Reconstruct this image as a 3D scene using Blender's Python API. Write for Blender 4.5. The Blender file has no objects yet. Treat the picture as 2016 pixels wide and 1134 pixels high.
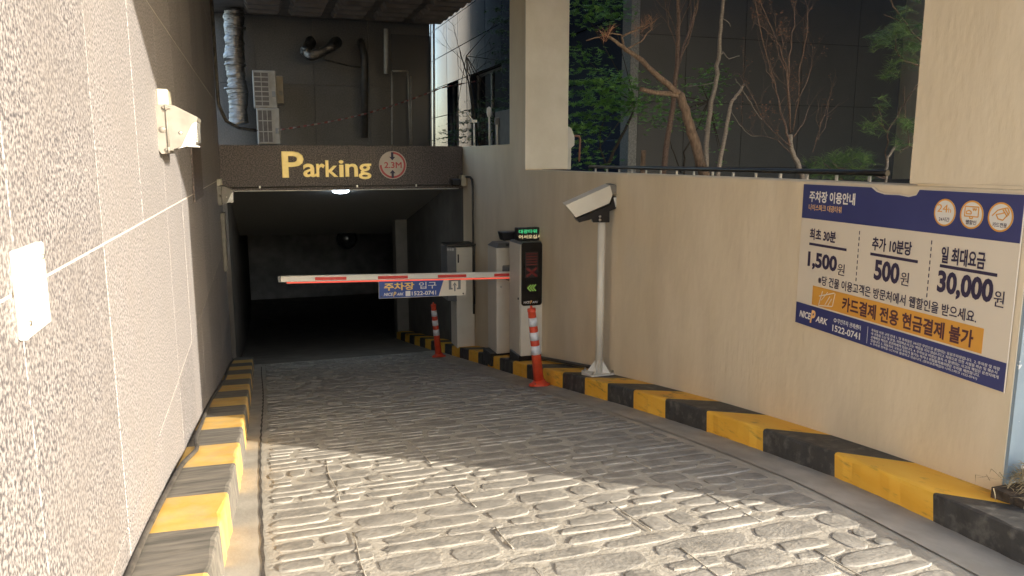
import bpy, math, random
import numpy as np
from mathutils import Vector, Matrix
R = math.radians
random.seed(7)
SC = bpy.context.scene
COL = SC.collection
# ------------------------------------------------------------------ camera, sky, sun, exposure
F_PX = 1500.0
PITCH, YAW = R(9.537), R(18.435)
cam_d = bpy.data.cameras.new('camera'); cam_d.sensor_width = 36.0; cam_d.lens = F_PX / 2016 * 36
cam_d.clip_start = 0.05; cam_d.clip_end = 900
cam = bpy.data.objects.new('camera', cam_d); COL.objects.link(cam)
cam.location = (0, 0, 0); cam.rotation_euler = (R(90) - PITCH, 0, -YAW)
SC.camera = cam
SUN_DIR = Vector((0.62, -0.78, 0.352)).normalized()          # towards the sun
SUN_EL = math.asin(SUN_DIR.z); SUN_AZ = math.atan2(SUN_DIR.x, SUN_DIR.y)
world = bpy.data.worlds.new('World'); SC.world = world; world.use_nodes = True
wn = world.node_tree.nodes; wl = world.node_tree.links; wn.clear()
sky = wn.new('ShaderNodeTexSky'); sky.sky_type = 'NISHITA'; sky.sun_disc = False
sky.sun_elevation = SUN_EL; sky.sun_rotation = SUN_AZ; sky.dust_density = 2.0
bg = wn.new('ShaderNodeBackground'); bg.inputs[1].default_value = 0.15
wo = wn.new('ShaderNodeOutputWorld'); wl.new(sky.outputs[0], bg.inputs[0]); wl.new(bg.outputs[0], wo.inputs[0])
sd = bpy.data.lights.new('sun', 'SUN'); sd.energy = 2.2; sd.angle = R(0.55); sd.color = (1.0, 0.90, 0.76)
so = bpy.data.objects.new('sun', sd); COL.objects.link(so); so.rotation_euler = SUN_DIR.to_track_quat('Z', 'Y').to_euler()
SC.view_settings.view_transform = 'Standard'; SC.view_settings.look = 'None'; SC.view_settings.gamma = 1
SC.view_settings.use_curve_mapping = False; SC.view_settings.exposure = 2.44
SC.render.engine = 'CYCLES'
SC.cycles.max_bounces = 10; SC.cycles.diffuse_bounces = 6; SC.cycles.use_denoising = True
SC.cycles.sample_clamp_indirect = 6

# ------------------------------------------------------------------ survey helpers: a sight line met with a plane of the place
_fw = Vector((math.sin(YAW) * math.cos(PITCH), math.cos(YAW) * math.cos(PITCH), -math.sin(PITCH)))
_rt = Vector((math.cos(YAW), -math.sin(YAW), 0)); _up = _rt.cross(_fw)
def ray(x, y): return _fw + _rt * ((x - 1008) / F_PX) + _up * ((567 - y) / F_PX)
def onY(x, y, Y): r = ray(x, y); return r * (Y / r.y)
def onX(x, y, X): r = ray(x, y); return r * (X / r.x)

# ------------------------------------------------------------------ materials
def nn(nt, t, **kw):
    n = nt.nodes.new(t)
    for k, v in kw.items(): setattr(n, k, v)
    return n
def mat(name, c1, c2=None, scale=8.0, rough=0.7, bump=0.0, bscale=None, metal=0.0, detail=6.0, lo=0.35, hi=0.65,
        c3=None, s3=1.2, f3=0.4, stretch=(1, 1, 1), spec=0.5, coat=0.0, rvar=0.0, lo3=.45, hi3=.7):
    m = bpy.data.materials.new(name); m.use_nodes = True; nt = m.node_tree; L = nt.links
    b = nt.nodes['Principled BSDF']; b.inputs['Roughness'].default_value = rough; b.inputs['Metallic'].default_value = metal
    b.inputs['Specular IOR Level'].default_value = spec; b.inputs['Coat Weight'].default_value = coat
    b.inputs['Base Color'].default_value = (*c1, 1)
    g = nn(nt, 'ShaderNodeNewGeometry'); mp = nn(nt, 'ShaderNodeMapping'); mp.inputs['Scale'].default_value = stretch
    L.new(g.outputs['Position'], mp.inputs['Vector'])
    if c2 is not None:
        n = nn(nt, 'ShaderNodeTexNoise'); n.inputs['Scale'].default_value = scale; n.inputs['Detail'].default_value = detail
        L.new(mp.outputs[0], n.inputs['Vector'])
        r = nn(nt, 'ShaderNodeValToRGB'); r.color_ramp.elements[0].position = lo; r.color_ramp.elements[1].position = hi
        r.color_ramp.elements[0].color = (*c1, 1); r.color_ramp.elements[1].color = (*c2, 1)
        L.new(n.outputs[0], r.inputs[0]); out = r.outputs[0]
        if rvar:
            mr = nn(nt, 'ShaderNodeMapRange'); mr.inputs['To Min'].default_value = max(.02, rough - rvar); mr.inputs['To Max'].default_value = min(1, rough + rvar)
            L.new(n.outputs[0], mr.inputs[0]); L.new(mr.outputs[0], b.inputs['Roughness'])
        if c3 is not None:
            n3 = nn(nt, 'ShaderNodeTexNoise'); n3.inputs['Scale'].default_value = s3; n3.inputs['Detail'].default_value = 5; n3.inputs['Roughness'].default_value = .6
            L.new(mp.outputs[0], n3.inputs['Vector'])
            mr = nn(nt, 'ShaderNodeMapRange'); mr.inputs['From Min'].default_value = lo3; mr.inputs['From Max'].default_value = hi3; mr.inputs['To Max'].default_value = f3
            L.new(n3.outputs[0], mr.inputs[0])
            mx = nn(nt, 'ShaderNodeMix', data_type='RGBA'); mx.inputs[7].default_value = (*c3, 1)
            L.new(mr.outputs[0], mx.inputs[0]); L.new(out, mx.inputs[6]); out = mx.outputs[2]
        L.new(out, b.inputs['Base Color'])
    if bump:
        n2 = nn(nt, 'ShaderNodeTexNoise'); n2.inputs['Scale'].default_value = bscale or scale; n2.inputs['Detail'].default_value = 6
        L.new(mp.outputs[0], n2.inputs['Vector'])
        bp = nn(nt, 'ShaderNodeBump'); bp.inputs['Strength'].default_value = 1.0; bp.inputs['Distance'].default_value = bump
        L.new(n2.outputs[0], bp.inputs['Height']); L.new(bp.outputs[0], b.inputs['Normal'])
    return m
def emis(name, c, s, base=(.02, .02, .02)):
    m = bpy.data.materials.new(name); m.use_nodes = True; b = m.node_tree.nodes['Principled BSDF']
    b.inputs['Base Color'].default_value = (*base, 1); b.inputs['Emission Color'].default_value = (*c, 1); b.inputs['Emission Strength'].default_value = s
    return m
M = {}
M['granite'] = mat('flamed_granite', (.095, .092, .10), (.375, .355, .35), 100, .62, .0014, 120, lo=.38, hi=.60, c3=(.23, .215, .205), s3=4, f3=.45, detail=5)
M['granite2'] = mat('flamed_granite_dark', (.085, .082, .09), (.345, .328, .325), 96, .62, .0014, 120, lo=.39, hi=.61, c3=(.20, .187, .18), s3=3, f3=.5)
M['sealant'] = mat('pale_sealant', (.72, .68, .62), (.6, .56, .5), 20, .45)
M['lintel'] = mat('brown_granite', (.022, .016, .015), (.13, .10, .092), 60, .5, .0008, 130, lo=.42, hi=.60, detail=4)
M['stucco'] = mat('beige_wall_paint', (.71, .60, .425), (.77, .66, .49), 2.2, .75, .0035, 22, c3=(.48, .38, .27), s3=3.2, f3=.24, stretch=(1, 1, .38))
M['stucco_dirty'] = mat('soiled_beige_paint', (.47, .36, .25), (.60, .47, .33), 18, .85, .004, 40, c3=(.22, .17, .12), s3=9, f3=.5)
M['column'] = mat('column_front_sky_light', (.66, .62, .53), (.73, .69, .61), 3, .7, .0014, 30, c3=(.5, .45, .37), s3=2.5, f3=.25)  # sky light on the column front is put into this paler colour
M['bluepaint'] = mat('worn_blue_grey_paint', (.20, .26, .31), (.26, .33, .38), 5, .6, .001, 40, c3=(.65, .66, .66), s3=24, f3=.9, lo3=.64, hi3=.68)
M['bed'] = mat('pale_cement_bed', (.35, .325, .275), (.48, .45, .385), 7, .9, .005, 50, c3=(.30, .27, .22), s3=1.3, f3=.5)
M['stone'] = mat('stamped_stone', (.19, .182, .162), (.31, .295, .262), 9, .85, .0034, 62, c3=(.46, .42, .35), s3=30, f3=.5, rvar=.08)
M['stone2'] = mat('stamped_stone_dusty', (.23, .22, .195), (.36, .34, .30), 9, .9, .0034, 55, c3=(.2, .185, .155), s3=26, f3=.45)
M['gutter'] = mat('worn_gutter_concrete', (.36, .335, .285), (.47, .44, .38), 9, .8, .0015, 60, c3=(.25, .23, .2), s3=2.2, f3=.5, stretch=(1, .6, 1))
M['crack'] = mat('dark_crack', (.05, .045, .04), (.09, .08, .07), 40, .95)
M['yellow'] = mat('worn_yellow_paint', (.88, .46, .04), (.92, .54, .07), 6, .55, .0016, 55, c3=(.30, .17, .05), s3=11, f3=.75, lo3=.56, hi3=.70, stretch=(1, .4, 2.2))
M['black'] = mat('worn_black_paint', (.035, .035, .036), (.065, .064, .062), 9, .55, .002, 60, c3=(.20, .19, .17), s3=15, f3=.6, lo3=.52, hi3=.70)
M['yellow_dusty'] = mat('dusty_yellow_paint', (.72, .43, .09), (.80, .54, .17), 7, .65, .0012, 50, c3=(.5, .4, .26), s3=8, f3=.5)
M['black_dusty'] = mat('dusty_black_paint', (.10, .095, .082), (.20, .185, .16), 12, .75, .0015, 60, c3=(.3, .27, .22), s3=10, f3=.6, stretch=(.4, 2.5, 1))
M['asphalt'] = mat('street_asphalt', (.045, .045, .046), (.075, .073, .07), 30, .9, .003, 90, c3=(.12, .115, .11), s3=.8, f3=.4)
M['soil'] = mat('planter_soil', (.045, .033, .024), (.10, .075, .052), 25, .95, .02, 30)
M['conc_dark'] = mat('garage_concrete', (.40, .39, .37), (.52, .51, .49), 3, .85, .004, 22, c3=(.09, .085, .08), s3=1.3, f3=.4)
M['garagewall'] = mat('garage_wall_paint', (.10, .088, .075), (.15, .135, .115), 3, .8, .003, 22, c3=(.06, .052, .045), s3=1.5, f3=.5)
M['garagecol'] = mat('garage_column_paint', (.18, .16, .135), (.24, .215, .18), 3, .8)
M['conc_rough'] = mat('sprayed_ceiling', (.28, .28, .27), (.36, .355, .345), 40, .9, .012, 38)
M['soffit'] = mat('dusty_soffit_metal', (.20, .165, .135), (.30, .25, .205), 5, .6, .001, 20)
M['backwall'] = mat('dark_granite_back', (.050, .047, .045), (.088, .083, .078), 45, .5, .001, 60, c3=(.12, .11, .1), s3=1.5, f3=.4)
M['darkwall'] = mat('dark_granite_cladding', (.055, .054, .052), (.085, .083, .08), 120, .6, .0004, 90, c3=(.10, .097, .092), s3=.9, f3=.4)
M['darkjoint'] = mat('dark_joint', (.012, .012, .012))
M['cornerstone'] = mat('pale_corner_granite', (.14, .14, .14), (.26, .26, .25), 60, .5, .0006, 70)
M['gloss'] = mat('polished_granite', (.035, .045, .07), (.05, .06, .09), 50, .10, .0008, 1.3, spec=.2)
M['doorpanel'] = mat('dark_door', (.02, .022, .028), None, rough=.45)
M['glass'] = mat('dark_window_glass', (.012, .014, .018), None, rough=.05, spec=.8)
M['foil'] = mat('crinkled_foil', (.20, .185, .17), (.30, .28, .26), 12, .36, .02, 20, metal=.95, stretch=(.6, .6, 2.2))
M['white'] = mat('white_powder_coat', (.72, .69, .62), (.77, .74, .67), 4, .4, c3=(.5, .46, .38), s3=5, f3=.25)
M['ivory'] = mat('ivory_cabinet_paint', (.68, .63, .53), (.72, .67, .57), 3, .38, c3=(.5, .44, .35), s3=4, f3=.22)
M['acpaint'] = mat('weathered_unit_paint', (.26, .24, .21), (.33, .305, .265), 8, .5, c3=(.15, .12, .09), s3=5, f3=.5)
M['accoil'] = mat('dusty_coil', (.075, .06, .05), (.11, .09, .075), 12, .6)
M['greypanel'] = mat('grey_cabinet_paint', (.16, .16, .165), (.19, .19, .19), 4, .4)
M['lampbody'] = mat('weathered_lamp_paint', (.165, .155, .135), (.215, .20, .175), 16, .5, .0006, 40, c3=(.24, .21, .165), s3=7, f3=.4)
M['prism'] = mat('ribbed_lens', (.55, .55, .52), (.75, .74, .7), 20, .15, .002, 160, spec=.9, coat=.5)
M['plastic'] = mat('aged_white_plastic', (.42, .39, .31), (.48, .45, .36), 10, .45)
M['blackplastic'] = mat('black_plastic', (.014, .013, .014), (.022, .021, .022), 8, .3)
M['blackgloss'] = mat('black_gloss_panel', (.008, .007, .008), None, rough=.12, spec=.6)
M['darkmetal'] = mat('dark_metal', (.04, .035, .03), (.07, .06, .05), 12, .5)
M['cable'] = mat('dusty_black_cable', (.05, .045, .04), (.11, .1, .085), 15, .6)
M['pipe_pale'] = mat('pale_pipe', (.45, .44, .42), (.55, .54, .5), 10, .45)
M['steel'] = mat('steel', (.5, .48, .44), (.6, .58, .53), 20, .35, metal=.9)
M['redrefl'] = mat('red_reflective_tape', (.62, .03, .025), (.7, .05, .04), 30, .35)
M['orange'] = mat('red_orange_rubber', (.62, .055, .02), (.70, .085, .03), 12, .5, .0006, 60, c3=(.35, .06, .03), s3=14, f3=.4)
M['whiterefl'] = mat('white_reflective_band', (.66, .66, .68), (.78, .78, .8), 25, .3, c3=(.4, .38, .36), s3=18, f3=.3)
M['ledstrip'] = emis('red_led_strip', (1, .13, .07), .13, (.5, .05, .04))
M['gold'] = mat('glowing_gold_letter_metal', (.78, .58, .22), (.86, .66, .28), 8, .45, c3=(.6, .42, .14), s3=9, f3=.3)
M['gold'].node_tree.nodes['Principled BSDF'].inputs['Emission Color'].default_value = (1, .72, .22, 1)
M['gold'].node_tree.nodes['Principled BSDF'].inputs['Emission Strength'].default_value = .06  # faint glow added to brighten the metal letters, which are no lamps
M['navy'] = mat('navy_print', (.035, .042, .16), (.042, .05, .18), 3, .4)
M['blueprint'] = mat('blue_print', (.03, .07, .28), (.035, .08, .31), 3, .4)
M['signwhite'] = mat('cream_sign_sheet', (.72, .64, .52), (.75, .67, .55), 2, .38)
M['signorange'] = mat('orange_print', (.72, .34, .05), (.75, .37, .06), 3, .4)
M['ink'] = mat('navy_ink', (.035, .025, .065))
M['brownink'] = mat('brown_ink', (.10, .035, .04))
M['pastel'] = mat('sign_text_white', (.78, .75, .70))
M['orangetext'] = mat('orange_text', (.85, .50, .20))
M['yellowtext'] = mat('yellow_text', (.85, .58, .16))
M['signred'] = mat('sign_red', (.42, .035, .045), (.46, .045, .05), 12, .4)
M['signface'] = mat('faded_sign_white', (.50, .42, .37), (.56, .48, .42), 10, .5)
M['led_green'] = emis('led_green', (.10, 1, .38), .13)
M['led_amber'] = emis('led_amber', (1, .78, .42), .17)
M['led_lime'] = emis('led_lime', (.62, 1, .18), .2)
M['led_red'] = emis('led_red', (1, .08, .05), .02, (.10, .012, .012))
M['lamp_on'] = emis('lit_lamp', (.74, .88, 1), 7)
M['bark_pine'] = mat('orange_pine_bark', (.115, .08, .058), (.22, .155, .11), 60, .9, .006, 70, stretch=(1, 1, .4))
M['bark_red'] = mat('red_brown_bark', (.12, .08, .064), (.19, .135, .11), 60, .85, .003, 60)
M['bark_grey'] = mat('grey_bark', (.20, .17, .145), (.30, .265, .23), 50, .85, .003, 60, stretch=(1, 1, 3))
M['bark_dark'] = mat('dark_bark', (.035, .028, .022), (.06, .05, .04), 50, .9)
M['leaf'] = mat('maple_leaf', (.05, .17, .03), (.17, .36, .07), 3.5, .5, lo=.3, hi=.7)
M['leaf_dark'] = mat('shrub_leaf', (.025, .065, .016), (.055, .12, .03), 4, .5)
M['needle'] = mat('green_pine_needles', (.07, .14, .035), (.17, .25, .075), 16, .6)
M['needle_dead'] = mat('dead_needles', (.30, .15, .085), (.42, .23, .13), 12, .7)
M['seed'] = mat('dry_red_leaves', (.20, .085, .05), (.28, .14, .085), 12, .7)
M['straw'] = mat('dry_grass', (.30, .235, .13), (.46, .37, .22), 30, .9)
M['tower'] = mat('pale_tower', (.30, .275, .24), (.36, .33, .29), .1, .8)
M['offmirror'] = mat('dark_dome', (.02, .02, .02), None, rough=.25)
M['tape_red'] = mat('tape_red', (.24, .06, .06)); M['tape_white'] = mat('tape_white', (.28, .25, .24))
M['rust'] = mat('rusty_wood', (.24, .12, .085), (.32, .17, .12), 20, .8)
for k in ('leaf', 'leaf_dark'):
    M[k].node_tree.nodes['Principled BSDF'].inputs['Subsurface Weight'].default_value = 0

# ------------------------------------------------------------------ mesh builder
class MB:
    def __init__(s): s.v = []; s.f = []; s.sm = []; s.mi = []
    def add(s, vs, fs, smooth=False, mi=0):
        o = len(s.v); s.v += [tuple(v) for v in vs]; s.f += [tuple(i + o for i in f) for f in fs]
        s.sm += [smooth] * len(fs); s.mi += [mi] * len(fs); return s
    def box(s, x0, x1, y0, y1, z0, z1, b=0.0, mi=0):
        if b <= 0:
            vs = [(x, y, z) for x in (x0, x1) for y in (y0, y1) for z in (z0, z1)]
            return s.add(vs, [(0, 1, 3, 2), (4, 6, 7, 5), (0, 4, 5, 1), (2, 3, 7, 6), (0, 2, 6, 4), (1, 5, 7, 3)], mi=mi)
        return s.hexa([(x0, y0, z0), (x1, y0, z0), (x1, y1, z0), (x0, y1, z0), (x0, y0, z1), (x1, y0, z1), (x1, y1, z1), (x0, y1, z1)], b, mi)
    def hexa(s, c, b=0.0, mi=0):           # 8 corners: bottom loop, top loop; b = chamfer in metres
        c = [Vector(p) for p in c]
        if b <= 0:
            return s.add(c, [(3, 2, 1, 0), (4, 5, 6, 7), (0, 1, 5, 4), (1, 2, 6, 5), (2, 3, 7, 6), (3, 0, 4, 7)], mi=mi)
        faces = [(3, 2, 1, 0), (4, 5, 6, 7), (0, 1, 5, 4), (1, 2, 6, 5), (2, 3, 7, 6), (3, 0, 4, 7)]
        vs = []; idx = {}
        for fi, f in enumerate(faces):
            for k, a in enumerate(f):
                p = c[a]; e1 = (c[f[(k + 1) % 4]] - p); e2 = (c[f[(k - 1) % 4]] - p)
                idx[(fi, a)] = len(vs); vs.append(p + e1.normalized() * min(b, e1.length * .45) + e2.normalized() * min(b, e2.length * .45))
        fs = [tuple(idx[(fi, a)] for a in f) for fi, f in enumerate(faces)]
        edges = {}
        for fi, f in enumerate(faces):
            for k in range(4):
                a, bb = f[k], f[(k + 1) % 4]; edges.setdefault(frozenset((a, bb)), []).append((fi, a, bb))
        for e, l in edges.items():
            (f1, a, bb), (f2, _, _) = l; fs.append((idx[(f1, bb)], idx[(f1, a)], idx[(f2, a)], idx[(f2, bb)]))
        for a in range(8):
            fl = [fi for fi, f in enumerate(faces) if a in f]; tri = [idx[(fi, a)] for fi in fl]
            n = (vs[tri[1]] - vs[tri[0]]).cross(vs[tri[2]] - vs[tri[0]]); ctr = sum(c, Vector()) / 8
            if n.dot(vs[tri[0]] - ctr) < 0: tri.reverse()
            fs.append(tuple(tri))
        return s.add(vs, fs, mi=mi)
    def prism(s, pts, vec, smooth=False, mi=0):        # planar polygon swept by vec
        n = len(pts); a = [Vector(p) for p in pts]; v = Vector(vec); b = [p + v for p in a]
        nrm = Vector()
        for i in range(n): nrm += a[i].cross(a[(i + 1) % n])
        fl = nrm.dot(v) > 0
        fs = [tuple(range(n))[::-1] if fl else tuple(range(n)), tuple(range(n, 2 * n)) if fl else tuple(range(n, 2 * n))[::-1]]
        for i in range(n):
            q = (i, (i + 1) % n, n + (i + 1) % n, n + i); fs.append(q if fl else q[::-1])
        return s.add(a + b, fs, smooth, mi)
    def tube(s, pts, rad, n=8, cap=True, mi=0):
        pts = [Vector(p) for p in pts]; rs = rad if isinstance(rad, (list, tuple)) else [rad] * len(pts)
        vs = []; fs = []; pu = None
        for i, p in enumerate(pts):
            t = (pts[min(i + 1, len(pts) - 1)] - pts[max(i - 1, 0)])
            if t.length < 1e-9: t = Vector((0, 0, 1))
            t.normalize()
            if pu is None: pu = t.orthogonal().normalized()
            u = (pu - t * pu.dot(t)); u = u.normalized() if u.length > 1e-6 else t.orthogonal().normalized(); pu = u; w = t.cross(u)
            for k in range(n):
                a = 2 * math.pi * k / n; vs.append(p + (u * math.cos(a) + w * math.sin(a)) * rs[i])
        for i in range(len(pts) - 1):
            for k in range(n):
                fs.append((i * n + k, i * n + (k + 1) % n, (i + 1) * n + (k + 1) % n, (i + 1) * n + k))
        s.add(vs, fs, True, mi)
        if cap:
            o = len(s.v) - len(vs); s.f += [tuple(o + k for k in range(n))[::-1], tuple(o + (len(pts) - 1) * n + k for k in range(n))]; s.sm += [False, False]; s.mi += [mi, mi]
        return s
    def lathe(s, c, axis, prof, n=16, mi=0):           # prof: list of (dist along axis, radius)
        c = Vector(c); a = Vector(axis).normalized()
        return s.tube([c + a * d for d, r in prof], [max(r, 1e-4) for d, r in prof], n, mi=mi) if all(prof[i + 1][0] > prof[i][0] for i in range(len(prof) - 1)) else s._lathe(c, a, prof, n, mi)
    def _lathe(s, c, a, prof, n=12, mi=0):
        u = a.orthogonal().normalized(); w = a.cross(u); vs = []; fs = []
        for d, r in prof:
            for k in range(n):
                t = 2 * math.pi * k / n; vs.append(c + a * d + (u * math.cos(t) + w * math.sin(t)) * max(r, 1e-4))
        for i in range(len(prof) - 1):
            for k in range(n): fs.append((i * n + k, i * n + (k + 1) % n, (i + 1) * n + (k + 1) % n, (i + 1) * n + k))
        return s.add(vs, fs, True, mi)
def mesh_of(name, mb, mats):
    me = bpy.data.meshes.new(name); me.from_pydata([tuple(v) for v in mb.v], [], mb.f)
    me.polygons.foreach_set('use_smooth', mb.sm); me.polygons.foreach_set('material_index', mb.mi)
    for m in (mats if isinstance(mats, (list, tuple)) else [mats]): me.materials.append(M[m] if isinstance(m, str) else m)
    me.update(); return me
def origin(o):
    v = Vector(o.location)
    while o.parent: o = o.parent; v += Vector(o.location)
    return v
def put(name, me, parent=None, loc=None):
    o = bpy.data.objects.new(name, me); COL.objects.link(o)
    if parent: o.parent = parent
    if loc is not None: o.location = loc
    return o
def part(name, mb, m, parent=None, **tags):             # mb is in world coordinates
    base = origin(parent) if parent else None
    if base is not None and base.length > 0: mb.v = [(v[0] - base.x, v[1] - base.y, v[2] - base.z) for v in mb.v]
    o = put(name, mesh_of(name, mb, m), parent)
    for k, v in tags.items(): o[k] = v
    return o
def tag(o, label, cat, group=None):
    o['label'] = label; o['category'] = cat
    if group: o['group'] = group
    return o
def thing(name, label, cat, loc, group=None):
    o = bpy.data.objects.new(name, None); COL.objects.link(o); o.location = loc; o.empty_display_size = .1
    return tag(o, label, cat, group)
def struct(name, mb, m): o = part(name, mb, m); o['kind'] = 'structure'; return o
def copy_tree(o, parent=None):
    c = o.copy(); COL.objects.link(c); c.parent = parent
    for ch in list(o.children): copy_tree(ch, c)
    return c
_txt = {}
def lettering(parent, body, P, U, V, w, h, m, name='lettering', bold=0.0, ext=0.0015, shear=0.0, fit_h=None, label=None, lift=0):
    """text as a mesh: P lower-left of its ink box, U / V unit directions, w x h metres"""
    U = Vector(U).normalized(); V = Vector(V).normalized(); N = U.cross(V)
    key = (body, bold, shear)
    if key not in _txt:
        cu = bpy.data.curves.new('text', 'FONT'); cu.body = body; cu.size = 1; cu.bevel_depth = max(bold, 0); cu.bevel_resolution = 0; cu.shear = shear; cu.resolution_u = 3
        to = bpy.data.objects.new('text', cu); COL.objects.link(to); dg = bpy.context.evaluated_depsgraph_get(); dg.update()
        me = bpy.data.meshes.new_from_object(to.evaluated_get(dg)); bpy.data.objects.remove(to)
        vs = np.array([v.co[:] for v in me.vertices]); _txt[key] = (vs, [tuple(p.vertices) for p in me.polygons])
    vs, fs = _txt[key]
    if bold > 0:
        mn = vs.min(0); mx = vs.max(0); P = Vector(P); sx = w / (mx[0] - mn[0]); sy = (h / (mx[1] - mn[1])) if h else sx
        mb = MB().add([P + U * ((v[0] - mn[0]) * sx) + V * ((v[1] - mn[1]) * sy) + N * (lift + ext * (v[2] - mn[2]) / (mx[2] - mn[2])) for v in vs], fs)
        return part(name, mb, m, parent)
    mn = vs.min(0); mx = vs.max(0); sx = w / (mx[0] - mn[0]); sy = (h / (mx[1] - mn[1])) if h else sx
    P = Vector(P); mb = MB(); n = len(vs)
    base = [P + U * ((v[0] - mn[0]) * sx) + V * ((v[1] - mn[1]) * sy) for v in vs]
    top = [p + N * (ext + lift) for p in base]; lo = [p + N * lift for p in base]
    mb.add(top, fs)
    ec = {}
    for f in fs:
        for i in range(len(f)):
            a, b = f[i], f[(i + 1) % len(f)]; ec[(a, b)] = ec.get((a, b), 0) + 1
    mb.v += [tuple(p) for p in lo]
    for (a, b) in ec:
        if (b, a) not in ec: mb.f.append((b, a, a + n, b + n)); mb.sm.append(False); mb.mi.append(0)
    o = part(name, mb, m, parent)
    if label: o['label'] = label
    return o

# ------------------------------------------------------------------ the lie of the place
_gy = [-2, 0, 1.5, 2.5, 3.4, 4.9, 6.8, 7.6, 9.5, 11, 14, 20, 26, 30]; _gz = [-1.24, -1.26, -1.34, -1.45, -1.59, -1.84, -2.18, -2.33, -2.66, -2.93, -3.45, -4.45, -5.2, -5.2]
_ty = np.linspace(-2, 30, 641); _tz = np.interp(_ty, _gy, _gz); _k = np.ones(17) / 17
_tz = np.convolve(np.pad(_tz, 8, mode='edge'), _k, 'valid')
def gz(Y): return float(np.interp(Y, _ty, _tz))
def fx(Y): return float(np.interp(Y, [.5, 2.1, 2.76, 3.86, 5, 7, 11, 16], [2.27, 2.45, 2.53, 2.585, 2.60, 2.60, 2.66, 2.68]))     # kerb face, right
def wx(Y): return float(np.interp(Y, [.5, 2.05, 3.5, 4.2, 6, 8.3, 11.1, 16], [2.60, 2.69, 2.80, 2.845, 2.90, 2.93, 2.93, 2.93]))   # retaining wall face
def lx(Y): return float(np.interp(Y, [.5, 2.4, 3.3, 4.5, 9, 11], [-.19, -.19, -.17, -.15, -.15, -.16]))                          # kerb face, left
LW = -0.45; KH = 0.155
def khr(Y): return float(np.interp(Y, [2.2, 3.9, 6], [.118, .138, .155]))
def khl(Y): return .168

def strip(name, y0, y1, x0f, x1f, dz, m, step=.1, nx=1, parent=None):
    mb = MB(); n = int(round((y1 - y0) / step)) + 1; vs = []
    for i in range(n):
        y = y0 + (y1 - y0) * i / (n - 1)
        for j in range(nx + 1):
            a = x0f(y); b = x1f(y); vs.append((a + (b - a) * j / nx, y, gz(y) + dz))
    fs = [(i * (nx + 1) + j, i * (nx + 1) + j + 1, (i + 1) * (nx + 1) + j + 1, (i + 1) * (nx + 1) + j) for i in range(n - 1) for j in range(nx)]
    mb.add(vs, fs, True); return mb

# ---- street and open ground round the sunken ramp (one sheet with the ramp cut out)
mb = MB(); G = -1.262
for x0, x1, y0, y1 in ((-400, 400, -400, .5), (-400, LW - .25, .5, 400), (3.2, 400, .5, 400), (LW - .25, 3.2, 32, 400)):
    mb.add([(x0, y0, G), (x1, y0, G), (x1, y1, G), (x0, y1, G)], [(0, 1, 2, 3)])
struct('street', mb, 'asphalt')
drive = struct('driveway', strip('driveway', .5, 12.0, lambda y: LW - .02, lambda y: wx(y) + .02, 0, 'bed', nx=1), 'bed')
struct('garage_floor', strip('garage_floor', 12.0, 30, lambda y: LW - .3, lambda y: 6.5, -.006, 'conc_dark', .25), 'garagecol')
part('gutter_strip', strip('g', .5, 12.0, lambda y: lx(y) - .02, lambda y: -.055 + .01 * math.sin(y), .006, 'gutter'), 'gutter', drive)
part('gutter_strip', strip('g', .5, 12.0, lambda y: fx(y) - .2, lambda y: fx(y) + .02, .006, 'gutter'), 'gutter', drive)
part('gutter_joint', strip('g', .5, 11.5, lambda y: -.058 + .01 * math.sin(y) + .003 * math.sin(y * 23), lambda y: -.046 + .01 * math.sin(y) + .002 * math.sin(y * 31 + 1), .009, 'crack', .03), 'crack', drive)
# stamped stones: rows across the ramp
def stone_mesh(seed):
    rnd = random.Random(seed); n = 12; mb = MB(); pw = rnd.uniform(3.2, 7)
    out = []
    for k in range(n):
        t = 2 * math.pi * (k + .5) / n; c, s = math.cos(t), math.sin(t)
        r = (abs(c) ** pw + abs(s) ** pw) ** (-1 / pw) * rnd.uniform(.88, 1.03)
        x = r * c; y = r * s
        if x < -.5: y *= rnd.uniform(.68, .95)
        out.append((x * .5, y * .5))
    vs = []
    for sc_, z in ((1.0, -.3), (.94, .75), (.84, 1.0)):
        for (x, y) in out: vs.append((x * (1 - (1 - sc_) * .55), y * sc_, z * rnd.uniform(.9, 1.08) if z > 0 else z))
    vs.append((0, 0, 1.04))
    fs = [(r * n + k, r * n + (k + 1) % n, (r + 1) * n + (k + 1) % n, (r + 1) * n + k) for r in range(2) for k in range(n)]
    fs += [(2 * n + k, 2 * n + (k + 1) % n, 3 * n) for k in range(n)]
    return mb.add(vs, fs, True)
smb = [stone_mesh(i) for i in range(28)]
sme = [mesh_of('paving_stone', b, 'stone' if i % 3 else 'stone2') for i, b in enumerate(smb)]
stones = []; y = .95
while y < 11.85:
    h = random.choice((.08, .1, .12, .14, .155, .18)); x = -.035 + random.uniform(0, .02); xr = fx(y) - .24
    while x < xr - .05:
        w = random.choice((.12, .17, .22, .26, .3, .36, .42)) * random.uniform(.9, 1.1)
        if x + w > xr - .1: w = xr - x
        skew = random.uniform(-.008, .008)
        if h > .15 and random.random() < .35:
            k = random.uniform(.4, .6)
            stones.append((x + w / 2, y + h * k / 2, w - .024, h * k - .018)); stones.append((x + w / 2 + random.uniform(-.02, .02), y + h * (k + 1) / 2, w - .03, h * (1 - k) - .018))
        else:
            stones.append((x + w / 2, y + h / 2 + skew, w - random.uniform(.018, .04), h - random.uniform(.014, .028)))
        x += w
    y += h
rest = MB()
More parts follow.
